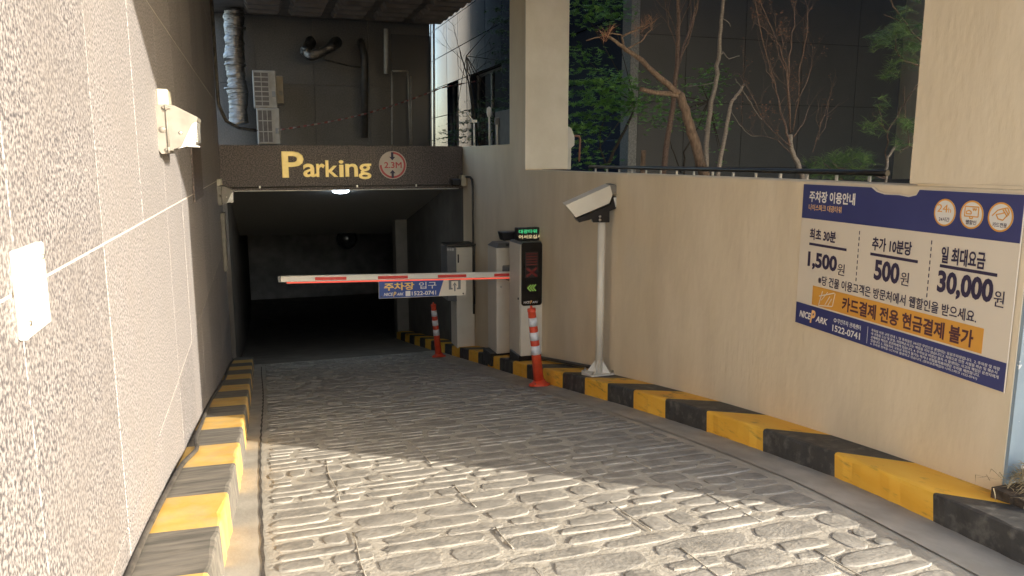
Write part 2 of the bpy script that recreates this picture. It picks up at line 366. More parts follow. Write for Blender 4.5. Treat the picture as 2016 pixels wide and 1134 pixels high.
for i, (x, y, w, h) in enumerate(stones):
    hh = random.uniform(.004, .0085); tilt = math.atan2(gz(y + .1) - gz(y - .1), .2)
    Mx = Matrix.Translation((x, y, gz(y))) @ Matrix.Rotation(tilt, 4, 'X') @ Matrix.Rotation(random.uniform(-.035, .035), 4, 'Z') @ Matrix.Diagonal((w * (1 if random.random() < .7 else -1), h, hh, 1))
    j = random.randrange(28)
    if y > 1.55 and i < 420 and len([0]) and drive.get('n', 0) < 300:
        o = put('paving_stone', sme[j], drive); o.matrix_local = Mx; drive['n'] = drive.get('n', 0) + 1
    else:
        b = smb[j]; fl = Mx.determinant() < 0
        rest.add([Mx @ Vector(v) for v in b.v], [f[::-1] if fl else f for f in b.f], True)
del drive['n']
part('far_paving_stones', rest, 'stone', drive, kind='stuff')
mb = MB()
for X, segs in ((.30, ((2.5, 3.0), (3.5, 4.4))), (.86, ((2.1, 2.35), (2.55, 2.8), (3.1, 3.5), (4.0, 4.7), (5.2, 5.6))), (1.42, ((1.9, 2.3), (2.5, 2.9), (3.4, 3.9), (4.5, 5.0))), (1.86, ((1.7, 2.1), (2.4, 2.9), (3.3, 3.6)))):
    for a, b in segs:
        mb.tube([(X + .006 * math.sin(t * 9), t, gz(t) + .007) for t in np.linspace(a, b, 8)], .0028, 5)
part('stamp_seam_ridges', mb, 'bed', drive, kind='stuff')

# ---- kerbs
def kerb(name, ys, face, back, skew, mats, first, kh):
    mb = MB(); k = bpy.data.objects.new(name, None); COL.objects.link(k); k['kind'] = 'structure'; col = first
    for a, b in zip(ys[:-1], ys[1:]):
        mb = MB(); n = max(1, int((b - a) / .06)); sgn = 1 if back(a) > face(a) else -1
        prof = lambda y, t: None
        rows = []
        for i in range(n + 1):
            t = i / n; yf = a + (b - a) * t; yb = yf + skew; yo = yf - .03; K_ = kh(yf)
            f = face(yf); g = gz(yf); r = .014 + .006 * math.sin(yf * 17) ; bw = back(yb); e = .0025 * math.sin(yf * 41) + .002 * math.sin(yf * 97)
            rows.append([(f + e, yo, gz(yo) - .06), (f + sgn * .012 + e, yf, g + K_ - r), (f + sgn * (.012 + r * .35) + e, yf, g + K_ - r * .3), (f + sgn * (.014 + r) + e, yf - .004, g + K_), (bw, yb, gz(yb) + kh(yb)), (bw, yb, gz(yb) - .06)])
        vs = [p for r_ in rows for p in r_]; m6 = 6; fs = []
        for i in range(n):
            for j in range(5):
                q = (i * m6 + j, i * m6 + j + 1, (i + 1) * m6 + j + 1, (i + 1) * m6 + j); fs.append(q if sgn < 0 else q[::-1])
        fs.append(tuple(range(6)) if sgn > 0 else tuple(range(6))[::-1]); fs.append(tuple(range(n * 6, n * 6 + 6))[::-1] if sgn > 0 else tuple(range(n * 6, n * 6 + 6)))
        mb.add(vs, fs); o = part('kerb_block', mb, mats[col], k); col ^= 1
    return k
ysr = [.9, 1.55, 2.16, 2.78, 3.35, 3.94, 4.47, 4.95, 5.4, 5.85, 6.35, 6.85] + [6.85 + .5 * i for i in range(1, 19)]
kerb('kerb', ysr, fx, lambda y: wx(y) + .01, -.31, ('yellow', 'black'), 0, khr)
ysl = [.95, 1.4, 1.9, 2.4, 2.85, 3.33, 3.9, 4.45, 5.0, 5.55, 6.1] + [6.1 + .55 * i for i in range(1, 11)]
kerb('kerb', ysl, lx, lambda y: LW + .001, 0.02, ('yellow_dusty', 'black_dusty'), 0, khl)

# ------------------------------------------------------------------ left granite wall
wall = thing('granite_wall', 'tall sunlit speckled granite wall with pale joints along the left of the ramp', 'wall', (LW - .2, 5, -1.2))
part('wall_core', MB().box(LW - .25, LW - .012, -.6, 11.2, -3.4, 2.4), 'conc_dark', wall)
part('joint_sealant', MB().box(LW - .0119, LW - .003, -.595, 11.2, -3.3, 2.395), 'sealant', wall)
jy = [1.69 + .895 * k for k in range(-2, 11)]; jy = [-.6] + [v for v in jy if v > -.3]; jy[-1] = 11.2
jz = [-3.4, -2.09, -1.174, -.254, .755, 1.69, 2.4]; pm = {}
for a, b in zip(jy[:-1], jy[1:]):
    for c, d in zip(jz[:-1], jz[1:]):
        gm_ = random.choice(('granite', 'granite', 'granite2')); key = (round(b - a, 3), round(d - c, 3), gm_); g2 = .004
        if key not in pm:
            pm[key] = mesh_of('granite_panel', MB().box(-.0095, 0, g2, b - a - g2, g2, d - c - g2, .0015), gm_)
        o = put('granite_panel', pm[key], wall); o.location = Vector((LW + random.uniform(-.0008, .0008), a, c)) - origin(wall)
# blank white plate
p = [onX(39, 492, LW + .02), onX(90, 476, LW + .02), onX(104, 635, LW + .02), onX(58, 669, LW + .02)]
pl = thing('blank_plate', 'blank white plate fixed on the sunlit granite wall at the left edge', 'plate', (LW, (p[0].y + p[1].y) / 2, -.3))
y0, y1 = p[0].y, p[2].y; z1 = (p[0].z + p[1].z) / 2; z0 = (p[2].z + p[3].z) / 2
part('plate_face', MB().box(LW + .001, LW + .018, y0, y1, z0, z1, .003), 'whitepl' if 'whitepl' in M else 'white', pl)

for yy, zz in ((y0 + .02, z0 + .03), (y1 - .02, z1 - .03)): part('screw', MB().lathe((LW + .0182, yy, zz), (1, 0, 0), [(0, .006), (.003, .005)], 8), 'steel', pl)
# flood lights
def flood(Y, label, group='wall pack floodlights on the granite wall'):
    b = LW
    t = thing('floodlight', label, 'floodlight', (b, Y + .14, .15), group)
    def P(x, z): return (b + x, Y, z)
    part('back_box', MB().prism([P(0, .27), P(.045, .27), P(.045, .035), P(.012, .03), P(0, .05)], (0, .28, 0)), 'lampbody', t)
    part('hood', MB().prism([P(.048, .27), P(.085, .268), P(.19, .212), P(.185, .192), P(.162, .178), P(.105, .065), P(.052, .05)], (0, .28, 0)), 'lampbody', t)
    lens = part('lens', MB().prism([(b + .158, Y + .01, .180), (b + .183, Y + .01, .190), (b + .172, Y + .01, .085), (b + .16, Y + .01, .078), (b + .085, Y + .01, .056), (b + .104, Y + .01, .066)], (0, .26, 0)), 'prism', t)
    rb = MB()
    for i in range(11):
        yy = Y + .016 + i * .024
        rb.box(b + .1, b + .176, yy, yy + .004, .068, .073); 
    for i in range(12):
        zz = .09 + i * .008; rb.box(b + .174, b + .183, Y + .008, Y + .272, zz, zz + .003)
    part('lens_rib', rb, 'prism', lens)
    for zz in (.25, .045):
        part('hinge', MB().box(b + .03, b + .07, Y - .012, Y + .0, zz, zz + .014, .003).tube([(b + .047, Y - .014, zz - .006), (b + .047, Y - .014, zz + .02)], .006, 8), 'lampbody', t)
    part('hinge_rod', MB().tube([(b + .047, Y - .006, .045), (b + .047, Y - .006, .25)], .004, 6), 'lampbody', t)
    part('screw', MB().lathe((b + .105, Y + .001, .135), (0, -1, 0), [(0, .009), (.005, .008), (.0051, .001)], 12), 'steel', t)
    part('screw_boss', MB().lathe((b + .024, Y + .001, .15), (0, -1, 0), [(0, .017), (.006, .015), (.0061, .001)], 14), 'lampbody', t)
    j = MB().box(b + .0, b + .055, Y + .06, Y + .22, .27, .352, .006)
    part('junction_box', j, 'plastic', t)
    return t
flA = flood(4.22, 'weathered beige floodlight in the sun on the granite wall above the left kerb')
flB = copy_tree(flA); flB.location = (LW, 10.1, -.58 + .15 - .0); flB['label'] = 'dark shaded floodlight beside the garage mouth, left end of the lintel'
tb = thing('wall_guard', 'long pale tapered cover strip on the wall below the shaded floodlight', 'cover strip', (LW, 10.5, -1.0))
part('cover', MB().hexa([(LW + .0, 10.38, -1.42), (LW + .05, 10.38, -1.42), (LW + .05, 10.55, -1.42), (LW, 10.55, -1.42), (LW, 10.3, -.66), (LW + .06, 10.3, -.66), (LW + .06, 10.6, -.66), (LW, 10.6, -.66)], .01), 'lampbody', tb)
# conduit up the left wall near the lintel and a cable on the kerb
mb = MB().tube([onY(415, -20, 11.0), onY(424, 120, 11.0), onY(430, 205, 11.0), onY(445, 238, 11.05), onY(470, 252, 11.3), onY(505, 257, 11.6)], .022, 8)
tag(part('hanging_cable', mb, 'cable'), 'grey conduit hanging down the dark left corner above the lintel', 'cable')
mb = MB(); pts = []
for i, yy in enumerate(np.linspace(1.2, 11, 90)):
    pts.append((LW + .022 + .012 * math.sin(yy * 1.7) + (.035 * math.exp(-((yy - 4.3) / .22) ** 2)), yy, gz(yy) + khl(yy) + .014))
mb.tube(pts, .012, 7)
tag(part('kerb_cable', mb, 'cable'), 'dusty cable lying along the top of the left kerb against the granite wall', 'cable')
pil = thing('wall_panel', 'small dark granite cover panel standing proud on the shaded left wall', 'wall panel', (LW, 7.4, -.2))
part('panel', MB().box(LW + .001, LW + .014, 6.2, 7.2, -.31, .10, .002), 'lintel', pil)

# ------------------------------------------------------------------ lintel with gold letters
XR = 2.93; D = 11.1
lin = thing('entrance_lintel', 'brown speckled granite lintel over the garage entrance', 'lintel', (1.24, D + .15, -.1))
part('lintel_core', MB().box(LW, XR, D + .012, D + .4, -.415, .195), 'conc_dark', lin)
xs = [LW, .42, 1.26, 2.10, XR]
for a, b in zip(xs[:-1], xs[1:]): part('granite_panel', MB().box(a + .001, b - .001, D, D + .0118, -.42, .2, .0015), 'lintel', lin)
sg = thing('parking_letters', 'gold raised metal letters reading Parking on the brown lintel', 'letters', (1.0, D, 0))
U, V = (1, 0, 0), (0, 0, 1)
def lint(x, y): return onY(x, y, D)
a = lint(556, 350); b = lint(597, 298)
lettering(sg, 'P', (a.x, D - .002, a.z), U, V, b.x - a.x, b.z - a.z, 'gold', 'letter', bold=.022, ext=.03)
spec = [('a', 597, 622, 322, 349), ('r', 623, 639, 322, 348.5), ('k', 641, 665, 315.5, 348.5), ('i', 667.5, 676, 315, 348.5), ('n', 680, 704, 322, 348), ('g', 706, 730.5, 322, 353)]
for ch, x0, x1, yt, yb in spec:
    a = lint(x0, yb); b = lint(x1, yt); lettering(sg, ch, (a.x, D - .002, a.z), U, V, b.x - a.x, b.z - a.z, 'gold', 'letter', bold=.02, ext=.03)
c = lint(773, 325); rr = (lint(799.5, 325).x - lint(745.5, 325).x) / 2
hs = thing('height_limit_sign', 'round red and white 2.3M height limit sign right of the gold letters', 'road sign', (c.x, D, c.z))
def disc(c, r0, r1, y, th, a0=0, a1=360, n=48):
    mb = MB(); vs = []; fs = []; k = int(n * (a1 - a0) / 360); full = (a1 - a0) >= 360
    for i in range(k + 1):
        t = R(a0 + (a1 - a0) * i / k); cs, sn = math.cos(t), math.sin(t)
        vs += [(c.x + cs * r0, y, c.z + sn * r0), (c.x + cs * r1, y, c.z + sn * r1), (c.x + cs * r1, y + th, c.z + sn * r1)]
    for i in range(k):
        j = i * 3; fs += [(j, j + 1, j + 4, j + 3), (j + 1, j + 2, j + 5, j + 4)]
    return mb.add(vs, fs)
part('sign_plate', disc(c, 0, rr, D - .012, .012), 'signface', hs)
part('red_ring', disc(c, rr * .80, rr * .945, D - .0135, .0015, -180, 90), 'signred', hs)
lettering(hs, '2.3M', (c.x - rr * .62, D - .0122, c.z - rr * .22), U, V, rr * 1.27, rr * .44, 'brownred' if 'brownred' in M else 'signred', bold=.02, ext=.001)
for s in (1, -1):
    z0 = c.z + s * rr * .34
    part('arrow', MB().prism([(c.x - .005, D - .0125, z0), (c.x + .038, D - .0125, z0 + s * .05), (c.x + .012, D - .0125, z0 + s * .05), (c.x + .012, D - .0125, z0 + s * .115), (c.x - .022, D - .0125, z0 + s * .115), (c.x - .022, D - .0125, z0 + s * .05), (c.x - .048, D - .0125, z0 + s * .05)], (0, -.0015, 0)), 'ink', hs)
cd = thing('lintel_conduit', 'thin dark conduit clipped along the bottom of the brown lintel', 'conduit', (1.2, D, -.36))
part('pipe', MB().tube([(LW + .1, D - .012, -.372), (2.8, D - .012, -.362)], .009, 8), 'darkmetal', cd)
for x in (.05, 1.37, 2.22): part('clip', MB().box(x - .012, x + .012, D - .025, D - .0005, -.385, -.35, .003), 'steel', cd)
part('edge_trim', MB().box(LW + .05, 2.86, D - .006, D - .0004, -.425, -.414), 'pipe_pale', cd)
jb = thing('junction_box', 'ivory junction box with a bent pipe running down the beige wall by the lintel', 'junction box', (2.88, 10.9, -.3))
q = onX(915, 355, 2.9)
part('box', MB().box(2.84, 2.92, 10.85, 11.02, q.z - .085, q.z + .075, .008), 'plastic', jb)
part('sensor_head', MB().box(2.70, 2.838, 10.86, 11.0, q.z - .075, q.z + .02, .012), 'blackplastic', jb)
part('pipe', MB().tube([(2.905, 10.83, q.z + .05), (2.905, 10.6, q.z + .05), (2.90, 10.49, q.z + .02), (2.90, 10.45, q.z - .08), (2.90, 10.45, -2.2)], .016, 8), 'darkmetal', jb)

# ------------------------------------------------------------------ right retaining wall, columns
rw = thing('retaining_wall', 'curving beige painted retaining wall along the right of the ramp', 'wall', (2.9, 6, -1.5))
def wall_run(y0, y1, ztop, zb, th=.2, n=24):
    mb = MB(); vs = []
    for i in range(n + 1):
        y = y0 + (y1 - y0) * i / n; w = wx(y); vs += [(w, y, zb(y)), (w, y, ztop - .006), (w + .006, y, ztop), (w + th, y, ztop), (w + th, y, zb(y))]
    fs = []
    for i in range(n):
        for j in range(4): fs.append((i * 5 + j, (i + 1) * 5 + j, (i + 1) * 5 + j + 1, i * 5 + j + 1))
    fs += [(0, 1, 2, 3, 4), (n * 5 + 4, n * 5 + 3, n * 5 + 2, n * 5 + 1, n * 5)]
    return mb.add(vs, fs)
part('low_wall', wall_run(2.05, 8.3, -.11, lambda y: gz(y) - .1), 'stucco', rw)
part('high_wall', wall_run(8.301, 11.1, .19, lambda y: gz(y) - .1), 'stucco', rw)
part('end_face', MB().box(2.694, 3.3, 2.036, 2.0495, -1.6, -.30), 'bluepaint', rw, label='worn blue grey painted end of the beige wall')
pr = thing('front_pillar', 'beige square pillar standing on the near right end of the wall', 'pillar', (3.0, 2.35, 0))
part('shaft', MB().box(2.722, 3.35, 2.045, 2.655, -.104, 2.4, .006), 'stucco', pr)
part('base_lip', MB().hexa([(2.695, 2.04, -.109), (3.36, 2.04, -.109), (3.36, 2.62, -.109), (2.737, 2.62, -.109), (2.695, 2.04, -.096), (3.36, 2.04, -.096), (3.36, 2.62, -.096), (2.737, 2.62, -.096)]), 'stucco', pr)
mc = thing('middle_column', 'square column, its front coloured paler for sky light, rising where the beige wall steps up', 'column', (3.2, 8.6, 0))
part('shaft', MB().box(2.932, 3.44, 8.305, 8.885, -.108, 2.4), 'stucco', mc)
part('front_face', MB().box(2.920, 3.442, 8.285, 8.304, -.10, 2.4, .003), 'column', mc)
pp = thing('downpipe', 'grey gutter pipe with a rust tipped stick on the right side of the off-white column', 'pipe', (3.5, 8.35, .3))
part('pipe', MB().box(3.447, 3.50, 8.32, 8.42, -.11, .30, .006), 'pipe_pale', pp)
part('housing', MB().prism([(3.447, 8.3, .1), (3.53, 8.3, .17), (3.53, 8.3, .26), (3.49, 8.3, .36), (3.447, 8.3, .38)], (0, .12, 0)), 'pipe_pale', pp)
part('stick', MB().tube([(3.5, 8.33, .275), (3.60, 8.33, .275), (3.612, 8.33, .25), (3.605, 8.33, -.02)], .012, 7), 'rust', pp)

# ------------------------------------------------------------------ overhanging building over the ramp
ov = thing('overhanging_building', 'dark building storey overhanging the ramp with a ribbed soffit', 'building', (1.3, 7, 2.4))
part('soffit_slab', MB().box(-.7, 3.15, .0, 14.0, 2.401, 2.8), 'soffit', ov)
part('front_slab', MB().box(-.7, 9.9, -.2, 2.9, 2.4005, 3.2), 'stucco', ov)
part('upper_storeys', MB().box(-.7, 3.14, .3, 14.0, 2.801, 12), 'backwall', ov)
part('upper_storeys', MB().box(3.141, 9.8, -.1, 2.8, 3.201, 12), 'backwall', ov)
ribm = {}
rb = MB(); L_, W_, H_ = .34, .12, .07
rb.add([(-L_, -W_, 0), (L_, -W_, 0), (L_, W_, 0), (-L_, W_, 0), (-L_ + .06, -W_ * .35, -H_), (L_ - .06, -W_ * .35, -H_), (L_ - .06, W_ * .35, -H_), (-L_ + .06, W_ * .35, -H_)], [(0, 1, 5, 4), (1, 2, 6, 5), (2, 3, 7, 6), (3, 0, 4, 7), (4, 5, 6, 7)])
rme = mesh_of('soffit_rib', rb, 'soffit')
for i in range(5):
    for j in range(9):
        o = put('soffit_rib', rme, ov); o.location = Vector((.35 + .68 * (i) - .1, 13.5 - j * .38, 2.4012)) - origin(ov); o.scale = (.82, 1, 1)
# dark building mass behind, above the garage roof
bk = thing('rear_wing', 'dark granite rear wall with ducts above the garage entrance', 'building', (1.3, 15, .2))
part('wall_core', MB().box(-.7, 3.11, 14.02, 25.3, .1, 14), 'backwall', bk)
bx = [-.7, .1, 1.05, 2.0, 2.4]; bz = [.15, 1.28, 2.4]
for a, b in zip(bx[:-1], bx[1:]):
    for c_, d_ in zip(bz[:-1], bz[1:]): part('granite_panel', MB().box(a + .002, b - .002, 14.0, 14.0195, c_ + .002, d_ - .002, .002), 'backwall', bk)
part('service_door', MB().box(2.404, 3.11, 13.985, 14.0195, .15, 2.2, .003), 'doorpanel', bk)
struct('garage_roof', MB().box(LW - .2, 3.1, D + .4, 14.0, -.25, .15), 'soil')
# litter on the roof edge
def tuft(mb, c, n, l, spread, curl=.5):
    c = Vector(c)
    for _ in range(n):
        d = Vector((random.gauss(0, spread), random.gauss(0, spread), random.uniform(.2, 1))).normalized(); p = c + Vector((random.gauss(0, spread * .12), random.gauss(0, spread * .12), 0)); L = l * random.uniform(.5, 1.1)
        w = Vector((random.uniform(-1, 1), random.uniform(-1, 1), 0)).normalized() * .0018
        q = p + d * L * .5; e = q + (d + Vector((random.gauss(0, curl), random.gauss(0, curl), -curl))).normalized() * L * .5
        mb.add([p - w, p + w, q + w, q - w, e], [(0, 1, 2, 3), (3, 2, 4)])
mb = MB()
for _ in range(160): tuft(mb, (random.uniform(.6, 3.0), D + random.uniform(.42, .8), .15), 6, .09, 1.2, .8)
tag(part('roof_litter', mb, 'needle_dead'), 'brown dry litter along the top of the lintel', 'litter'); bpy.data.objects['roof_litter']['kind'] = 'stuff'

# silver ducts
def foil_tube(pts, r, seed, n=20):
    rnd = random.Random(seed); P = [Vector(p) for p in pts]; out = []; rs = []
    for i in range(len(P) - 1):
        L = (P[i + 1] - P[i]).length; k = max(2, int(L / .03))
        for j in range(k): out.append(P[i].lerp(P[i + 1], j / k) + Vector((rnd.gauss(0, .004), 0, 0))); rs.append(r * (1 + rnd.uniform(-.09, .06) + .07 * math.sin(len(out) * .33)))
    mb = MB().tube(out, rs, n); mb.v = [(x + rnd.gauss(0, .004), y + rnd.gauss(0, .004), z) for x, y, z in mb.v]; return mb
dv = thing('vertical_duct', 'tall crinkled silver foil duct standing in the dark left corner above the lintel', 'duct', (-.15, 13.5, .5))
part('foil', foil_tube([onY(460, 20, 13.5), onY(462, 120, 13.5), onY(468, 180, 13.5), onY(470, 248, 13.5)], .15, 3), 'foil', dv)
for y_ in (55, 128, 175): part('duct_clamp', MB().lathe(onY(463, y_, 13.5), (0, 0, 1), [(-.012, .172), (.012, .172)], 20), 'foil', dv)
de = thing('bent_duct', 'bent silver foil exhaust duct hooked from the dark rear wall', 'duct', (1.1, 13.7, 1.9))
ctr = [onY(612, 82, 13.95), onY(606, 92, 13.6), onY(600, 100, 13.45), onY(612, 110, 13.4), onY(632, 104, 13.4), onY(652, 92, 13.45), onY(662, 84, 13.6), onY(666, 80, 13.95)]
sm = []
for i in range(len(ctr) - 1):
    for t in (0, .33, .66): sm.append(ctr[i].lerp(ctr[i + 1], t))
part('foil', foil_tube(sm, .085, 5, 14), 'foil', de)
ve = tag(part('vent_pipe', MB().tube([onY(711, 82, 13.99), onY(711, 84, 13.8), onY(713, 92, 13.7), onY(718, 110, 13.7), onY(718, 270, 13.7)], .06, 10), 'darkmetal'), 'dark vent pipe running down the middle of the rear wall', 'pipe')
tag(part('grey_pipe', MB().tube([onY(760, 57, 13.7), onY(760, 145, 13.7)], .04, 10), 'pipe_pale'), 'short grey pipe hanging from the soffit above the white frame', 'pipe')
for k, (x, w, lab) in enumerate(((849, .012, 'thin pale pipe at the outer corner of the rear wall'), (855, .022, 'thicker pale pipe at the outer corner of the rear wall'))):
    tag(part('corner_pipe', MB().tube([onY(x - 1, 45, 13.9 - .06 * k), onY(x, 288, 13.9 - .06 * k)], w, 8), 'pipe_pale'), lab, 'pipe')
tag(part('slack_cable', MB().tube([onY(622, 112, 13.9), onY(650, 120, 13.93), onY(700, 132, 13.95), onY(715, 132, 13.95)], .012, 6), 'cable'), 'dark slack cable between the bent duct and the vent pipe', 'cable')

# outdoor units
def ac(x0, x1, yt, yb, Y, rows, cols, label, lean=0):
    a = onY(x0, yb, Y); b = onY(x1, yt, Y); w = b.x - a.x; h = b.z - a.z
    t = thing('outdoor_unit', label, 'air conditioner', (a.x + w / 2, Y + .15, a.z), 'outdoor units stacked above the lintel')
    part('casing', MB().box(a.x, b.x, Y + .02, Y + .34, a.z, b.z, .012), 'acpaint', t)
    part('coil', MB().box(a.x + .02, b.x - .12, Y + .008, Y + .0199, a.z + .03, b.z - .03), 'accoil', t)
    for i in range(rows + 1):
        z = a.z + .03 + (h - .06) * i / rows; part('grille_bar', MB().box(a.x + .015, b.x - .12, Y - .004, Y + .0075, z - .008, z + .008), 'acpaint', t)
    for i in range(cols + 1):
        x = a.x + .02 + (w - .14) * i / cols; part('grille_post', MB().box(x - .006, x + .006, Y - .008, Y - .0045, a.z + .02, b.z - .02), 'acpaint', t)
    part('valve_cover', MB().box(b.x - .075, b.x - .02, Y + .005, Y + .0195, a.z + h * .3, a.z + h * .45, .003), 'greypanel', t)
    return t
ac(500, 543, 139, 212, 13.1, 7, 2, 'upper of the two stacked outdoor units beside the silver duct')
ac(508, 550, 213, 284, 13.0, 3, 3, 'lower of the two stacked outdoor units beside the silver duct')
ac(541, 557, 149, 204, 13.45, 5, 1, 'small outdoor unit behind the right side of the stacked pair')
fr = thing('steel_frame', 'empty white upright steel frame against the dark rear wall', 'frame', (2.6, 13.6, .3))
fq = [onY(772, 285, 13.6), onY(772, 140, 13.6), onY(803, 140, 13.6), onY(808, 285, 13.6)]
for a, b in ((0, 1), (1, 2), (2, 3)): part('frame_bar', MB().tube([fq[a], fq[b]], .02, 4), 'acpaint', fr)
part('rear_bar', MB().tube([onY(809, 150, 13.8), onY(811, 285, 13.8)], .018, 4), 'acpaint', fr)
# barrier tape
bt = thing('barrier_tape', 'twisted red and white barrier tape strung across the space above the lintel', 'tape', (2, 13, 1))
A, B = onY(548, 256, 12.6), onY(872, 172, 13.6); A2 = onY(936, 160, 15.5)
seg = []
for i in range(61):
    t = i / 60; p = A.lerp(B, t / .86) if t < .86 else B.lerp(A2, (t - .86) / .14); p = p - Vector((0, 0, .10 * math.sin(math.pi * min(1, t / .86)))); seg.append(p)
for i in range(60):
    a, b = seg[i], seg[i + 1]; ang = i * .9; w1 = Vector((0, math.sin(ang), math.cos(ang))) * .016; w2 = Vector((0, math.sin(ang + .9), math.cos(ang + .9))) * .016; th = Vector((0, .001, .001))
    part('tape_band', MB().add([a - w1, a + w1, b + w2, b - w2, a - w1 + th, a + w1 + th, b + w2 + th, b - w2 + th], [(0, 1, 2, 3), (7, 6, 5, 4), (0, 4, 5, 1), (3, 2, 6, 7)]), 'tape_red' if i % 2 else 'tape_white', bt)

# ------------------------------------------------------------------ garage interior
gi = bpy.data.objects.new('garage_interior', None); COL.objects.link(gi); gi['kind'] = 'structure'
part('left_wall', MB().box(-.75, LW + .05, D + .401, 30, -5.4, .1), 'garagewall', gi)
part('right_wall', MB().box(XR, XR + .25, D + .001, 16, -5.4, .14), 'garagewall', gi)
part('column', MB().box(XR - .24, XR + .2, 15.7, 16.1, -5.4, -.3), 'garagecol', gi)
part('sloping_ceiling', MB().add([(LW, D + .401, -.30), (XR, D + .401, -.30), (XR, 18, -1.72), (LW, 18, -1.66), (LW, 18, -.2), (XR, 18, -.2), (LW, D + .4, -.2), (XR, D + .4, -.2)], [(0, 1, 2, 3), (3, 2, 5, 4), (6, 4, 5, 7), (0, 6, 7, 1)]), 'conc_rough', gi)
part('rear_ceiling', MB().box(-.75, 8, 18.001, 30, -1.5, -1.2), 'conc_dark', gi)
part('rear_wall', MB().box(-.75, 8, 29.9, 30.2, -5.4, -1.2), 'conc_dark', gi)
part('side_wall', MB().box(6.5, 6.8, 16, 30, -5.4, -1.2), 'conc_dark', gi)
part('cross_wall', MB().box(XR + .25, 6.8, 15.9, 16.1, -5.4, -.2), 'conc_dark', gi)
gl = thing('ceiling_lamp', 'lit white ceiling lamp just inside the garage entrance', 'ceiling lamp', (1.23, 12.0, -.56))
q = onY(671, 377, 12.2)
part('lamp_base', MB().lathe((q.x, 12.2, q.z + .05), (0, 0, -1), [(0, .1), (.035, .13), (.04, .12)], 20), 'white', gl)
part('diffuser', MB().lathe((q.x, 12.2, q.z + .02), (0, 0, -1), [(0, .13), (.02, .125), (.038, .1), (.05, .05), (.053, .001)], 20), 'lamp_on', gl)
dm = thing('dome_mirror', 'dark round dome mirror hanging at the back of the garage entrance', 'mirror', onY(683, 470, 17.6))
part('dome', MB().lathe(onY(683, 470, 17.9), (0, -1, 0), [(0, .24), (.06, .23), (.14, .17), (.18, .09), (.19, .001)], 24), 'offmirror', dm)
part('bracket', MB().box(onY(683, 450, 18).x - .2, onY(683, 450, 18).x + .2, 17.9, 17.96, -1.75, -1.69), 'darkmetal', dm)

# ------------------------------------------------------------------ barrier gate
zc = lambda y: gz(y) + KH
def obox(c, w, d, z0, z1, ang, b=.006):                 # box of width w, depth d about c, front turned by ang
    ca, sa = math.cos(ang), math.sin(ang); P = []
    for z in (z0, z1):
        for u, v in ((-w / 2, 0), (w / 2, 0), (w / 2, d), (-w / 2, d)): P.append((c[0] + u * ca - v * sa, c[1] + u * sa + v * ca, z))
    return MB().hexa(P, b)
# housing A behind
gA = thing('barrier_gate', 'barrier gate with a lowered white and red striped arm and ivory housing', 'barrier gate', (2.74, 8.75, zc(8.75)))
zt = onY(990, 488, 8.6).z
A0 = onY(978, 700, 8.6); 
part('plinth', MB().box(2.60, 2.88, 8.62, 8.95, zc(8.8) - .1, A0.z + .02, .004), 'blackplastic', gA)
part('body', MB().box(A0.x, 2.885, 8.6, 8.97, A0.z + .02, zt, .008), 'ivory', gA)
part('door', MB().box(A0.x + .015, 2.87, 8.594, 8.599, A0.z + .05, zt - .035, .002), 'ivory', gA)
part('lock', MB().lathe((A0.x + .055, 8.594, -1.5), (0, -1, 0), [(0, .013), (.006, .012), (.0065, .001)], 10), 'steel', gA)
part('roof_cap', MB().hexa([(A0.x, 8.6, zt), (2.885, 8.6, zt), (2.885, 8.97, zt), (A0.x, 8.97, zt), (A0.x + .05, 8.66, zt + .05), (2.87, 8.66, zt + .05), (2.87, 8.93, zt + .05), (A0.x + .05, 8.93, zt + .05)]), 'greypanel', gA)
# cabinet B with lights
YB = 7.72
b0 = onY(1025, 702, YB); b1 = onY(1072, 480, YB)
gB = thing('signal_cabinet', 'ivory cabinet with black signal panel, green arrows and red lamps beside the barrier', 'cabinet', ((b0.x + b1.x) / 2, YB + .15, zc(YB)))
wB = b1.x - b0.x; zbB, ztB = b0.z, b1.z
part('plinth', MB().box(b0.x - .01, b1.x + .0, YB + .02, YB + .36, zc(YB) - .06, zbB, .004), 'blackplastic', gB)
part('body', MB().box(b0.x, b1.x, YB, YB + .40, zbB + .0005, ztB, .008), 'ivory', gB)
part('top_hood', MB().hexa([(b0.x, YB + .01, ztB), (b1.x, YB + .01, ztB), (b1.x, YB + .4, ztB), (b0.x, YB + .4, ztB), (b0.x + .02, YB + .05, ztB + .022), (b1.x - .02, YB + .05, ztB + .022), (b1.x - .02, YB + .38, ztB + .022), (b0.x + .02, YB + .38, ztB + .022)]), 'greypanel', gB)
def rrect(x0, x1, z0, z1, r, n=5):
    pts = []
    for cx, cz, a0 in ((x1 - r, z1 - r, 0), (x0 + r, z1 - r, 90), (x0 + r, z0 + r, 180), (x1 - r, z0 + r, 270)):
        for i in range(n + 1): t = R(a0 + 90 * i / n); pts.append((cx + r * math.cos(t), cz + r * math.sin(t)))
    return pts
def slab(x0, x1, z0, z1, r, y, th): return MB().prism([(x, y, z) for x, z in rrect(x0, x1, z0, z1, r)], (0, -th, 0))
px0, px1 = onY(1026, 600, YB).x, onY(1066, 600, YB).x; pz0, pz1 = onY(1046, 601, YB).z, onY(1046, 479, YB).z
sp = part('signal_panel', slab(px0, px1, pz0, pz1 + .01, .03, YB - .0005, .012), 'blackgloss', gB)
lz = [onY(1046, y_, YB).z for y_ in (498, 522, 526, 545, 556, 577)]
cx0, cx1 = onY(1035, 500, YB).x, onY(1057, 500, YB).x
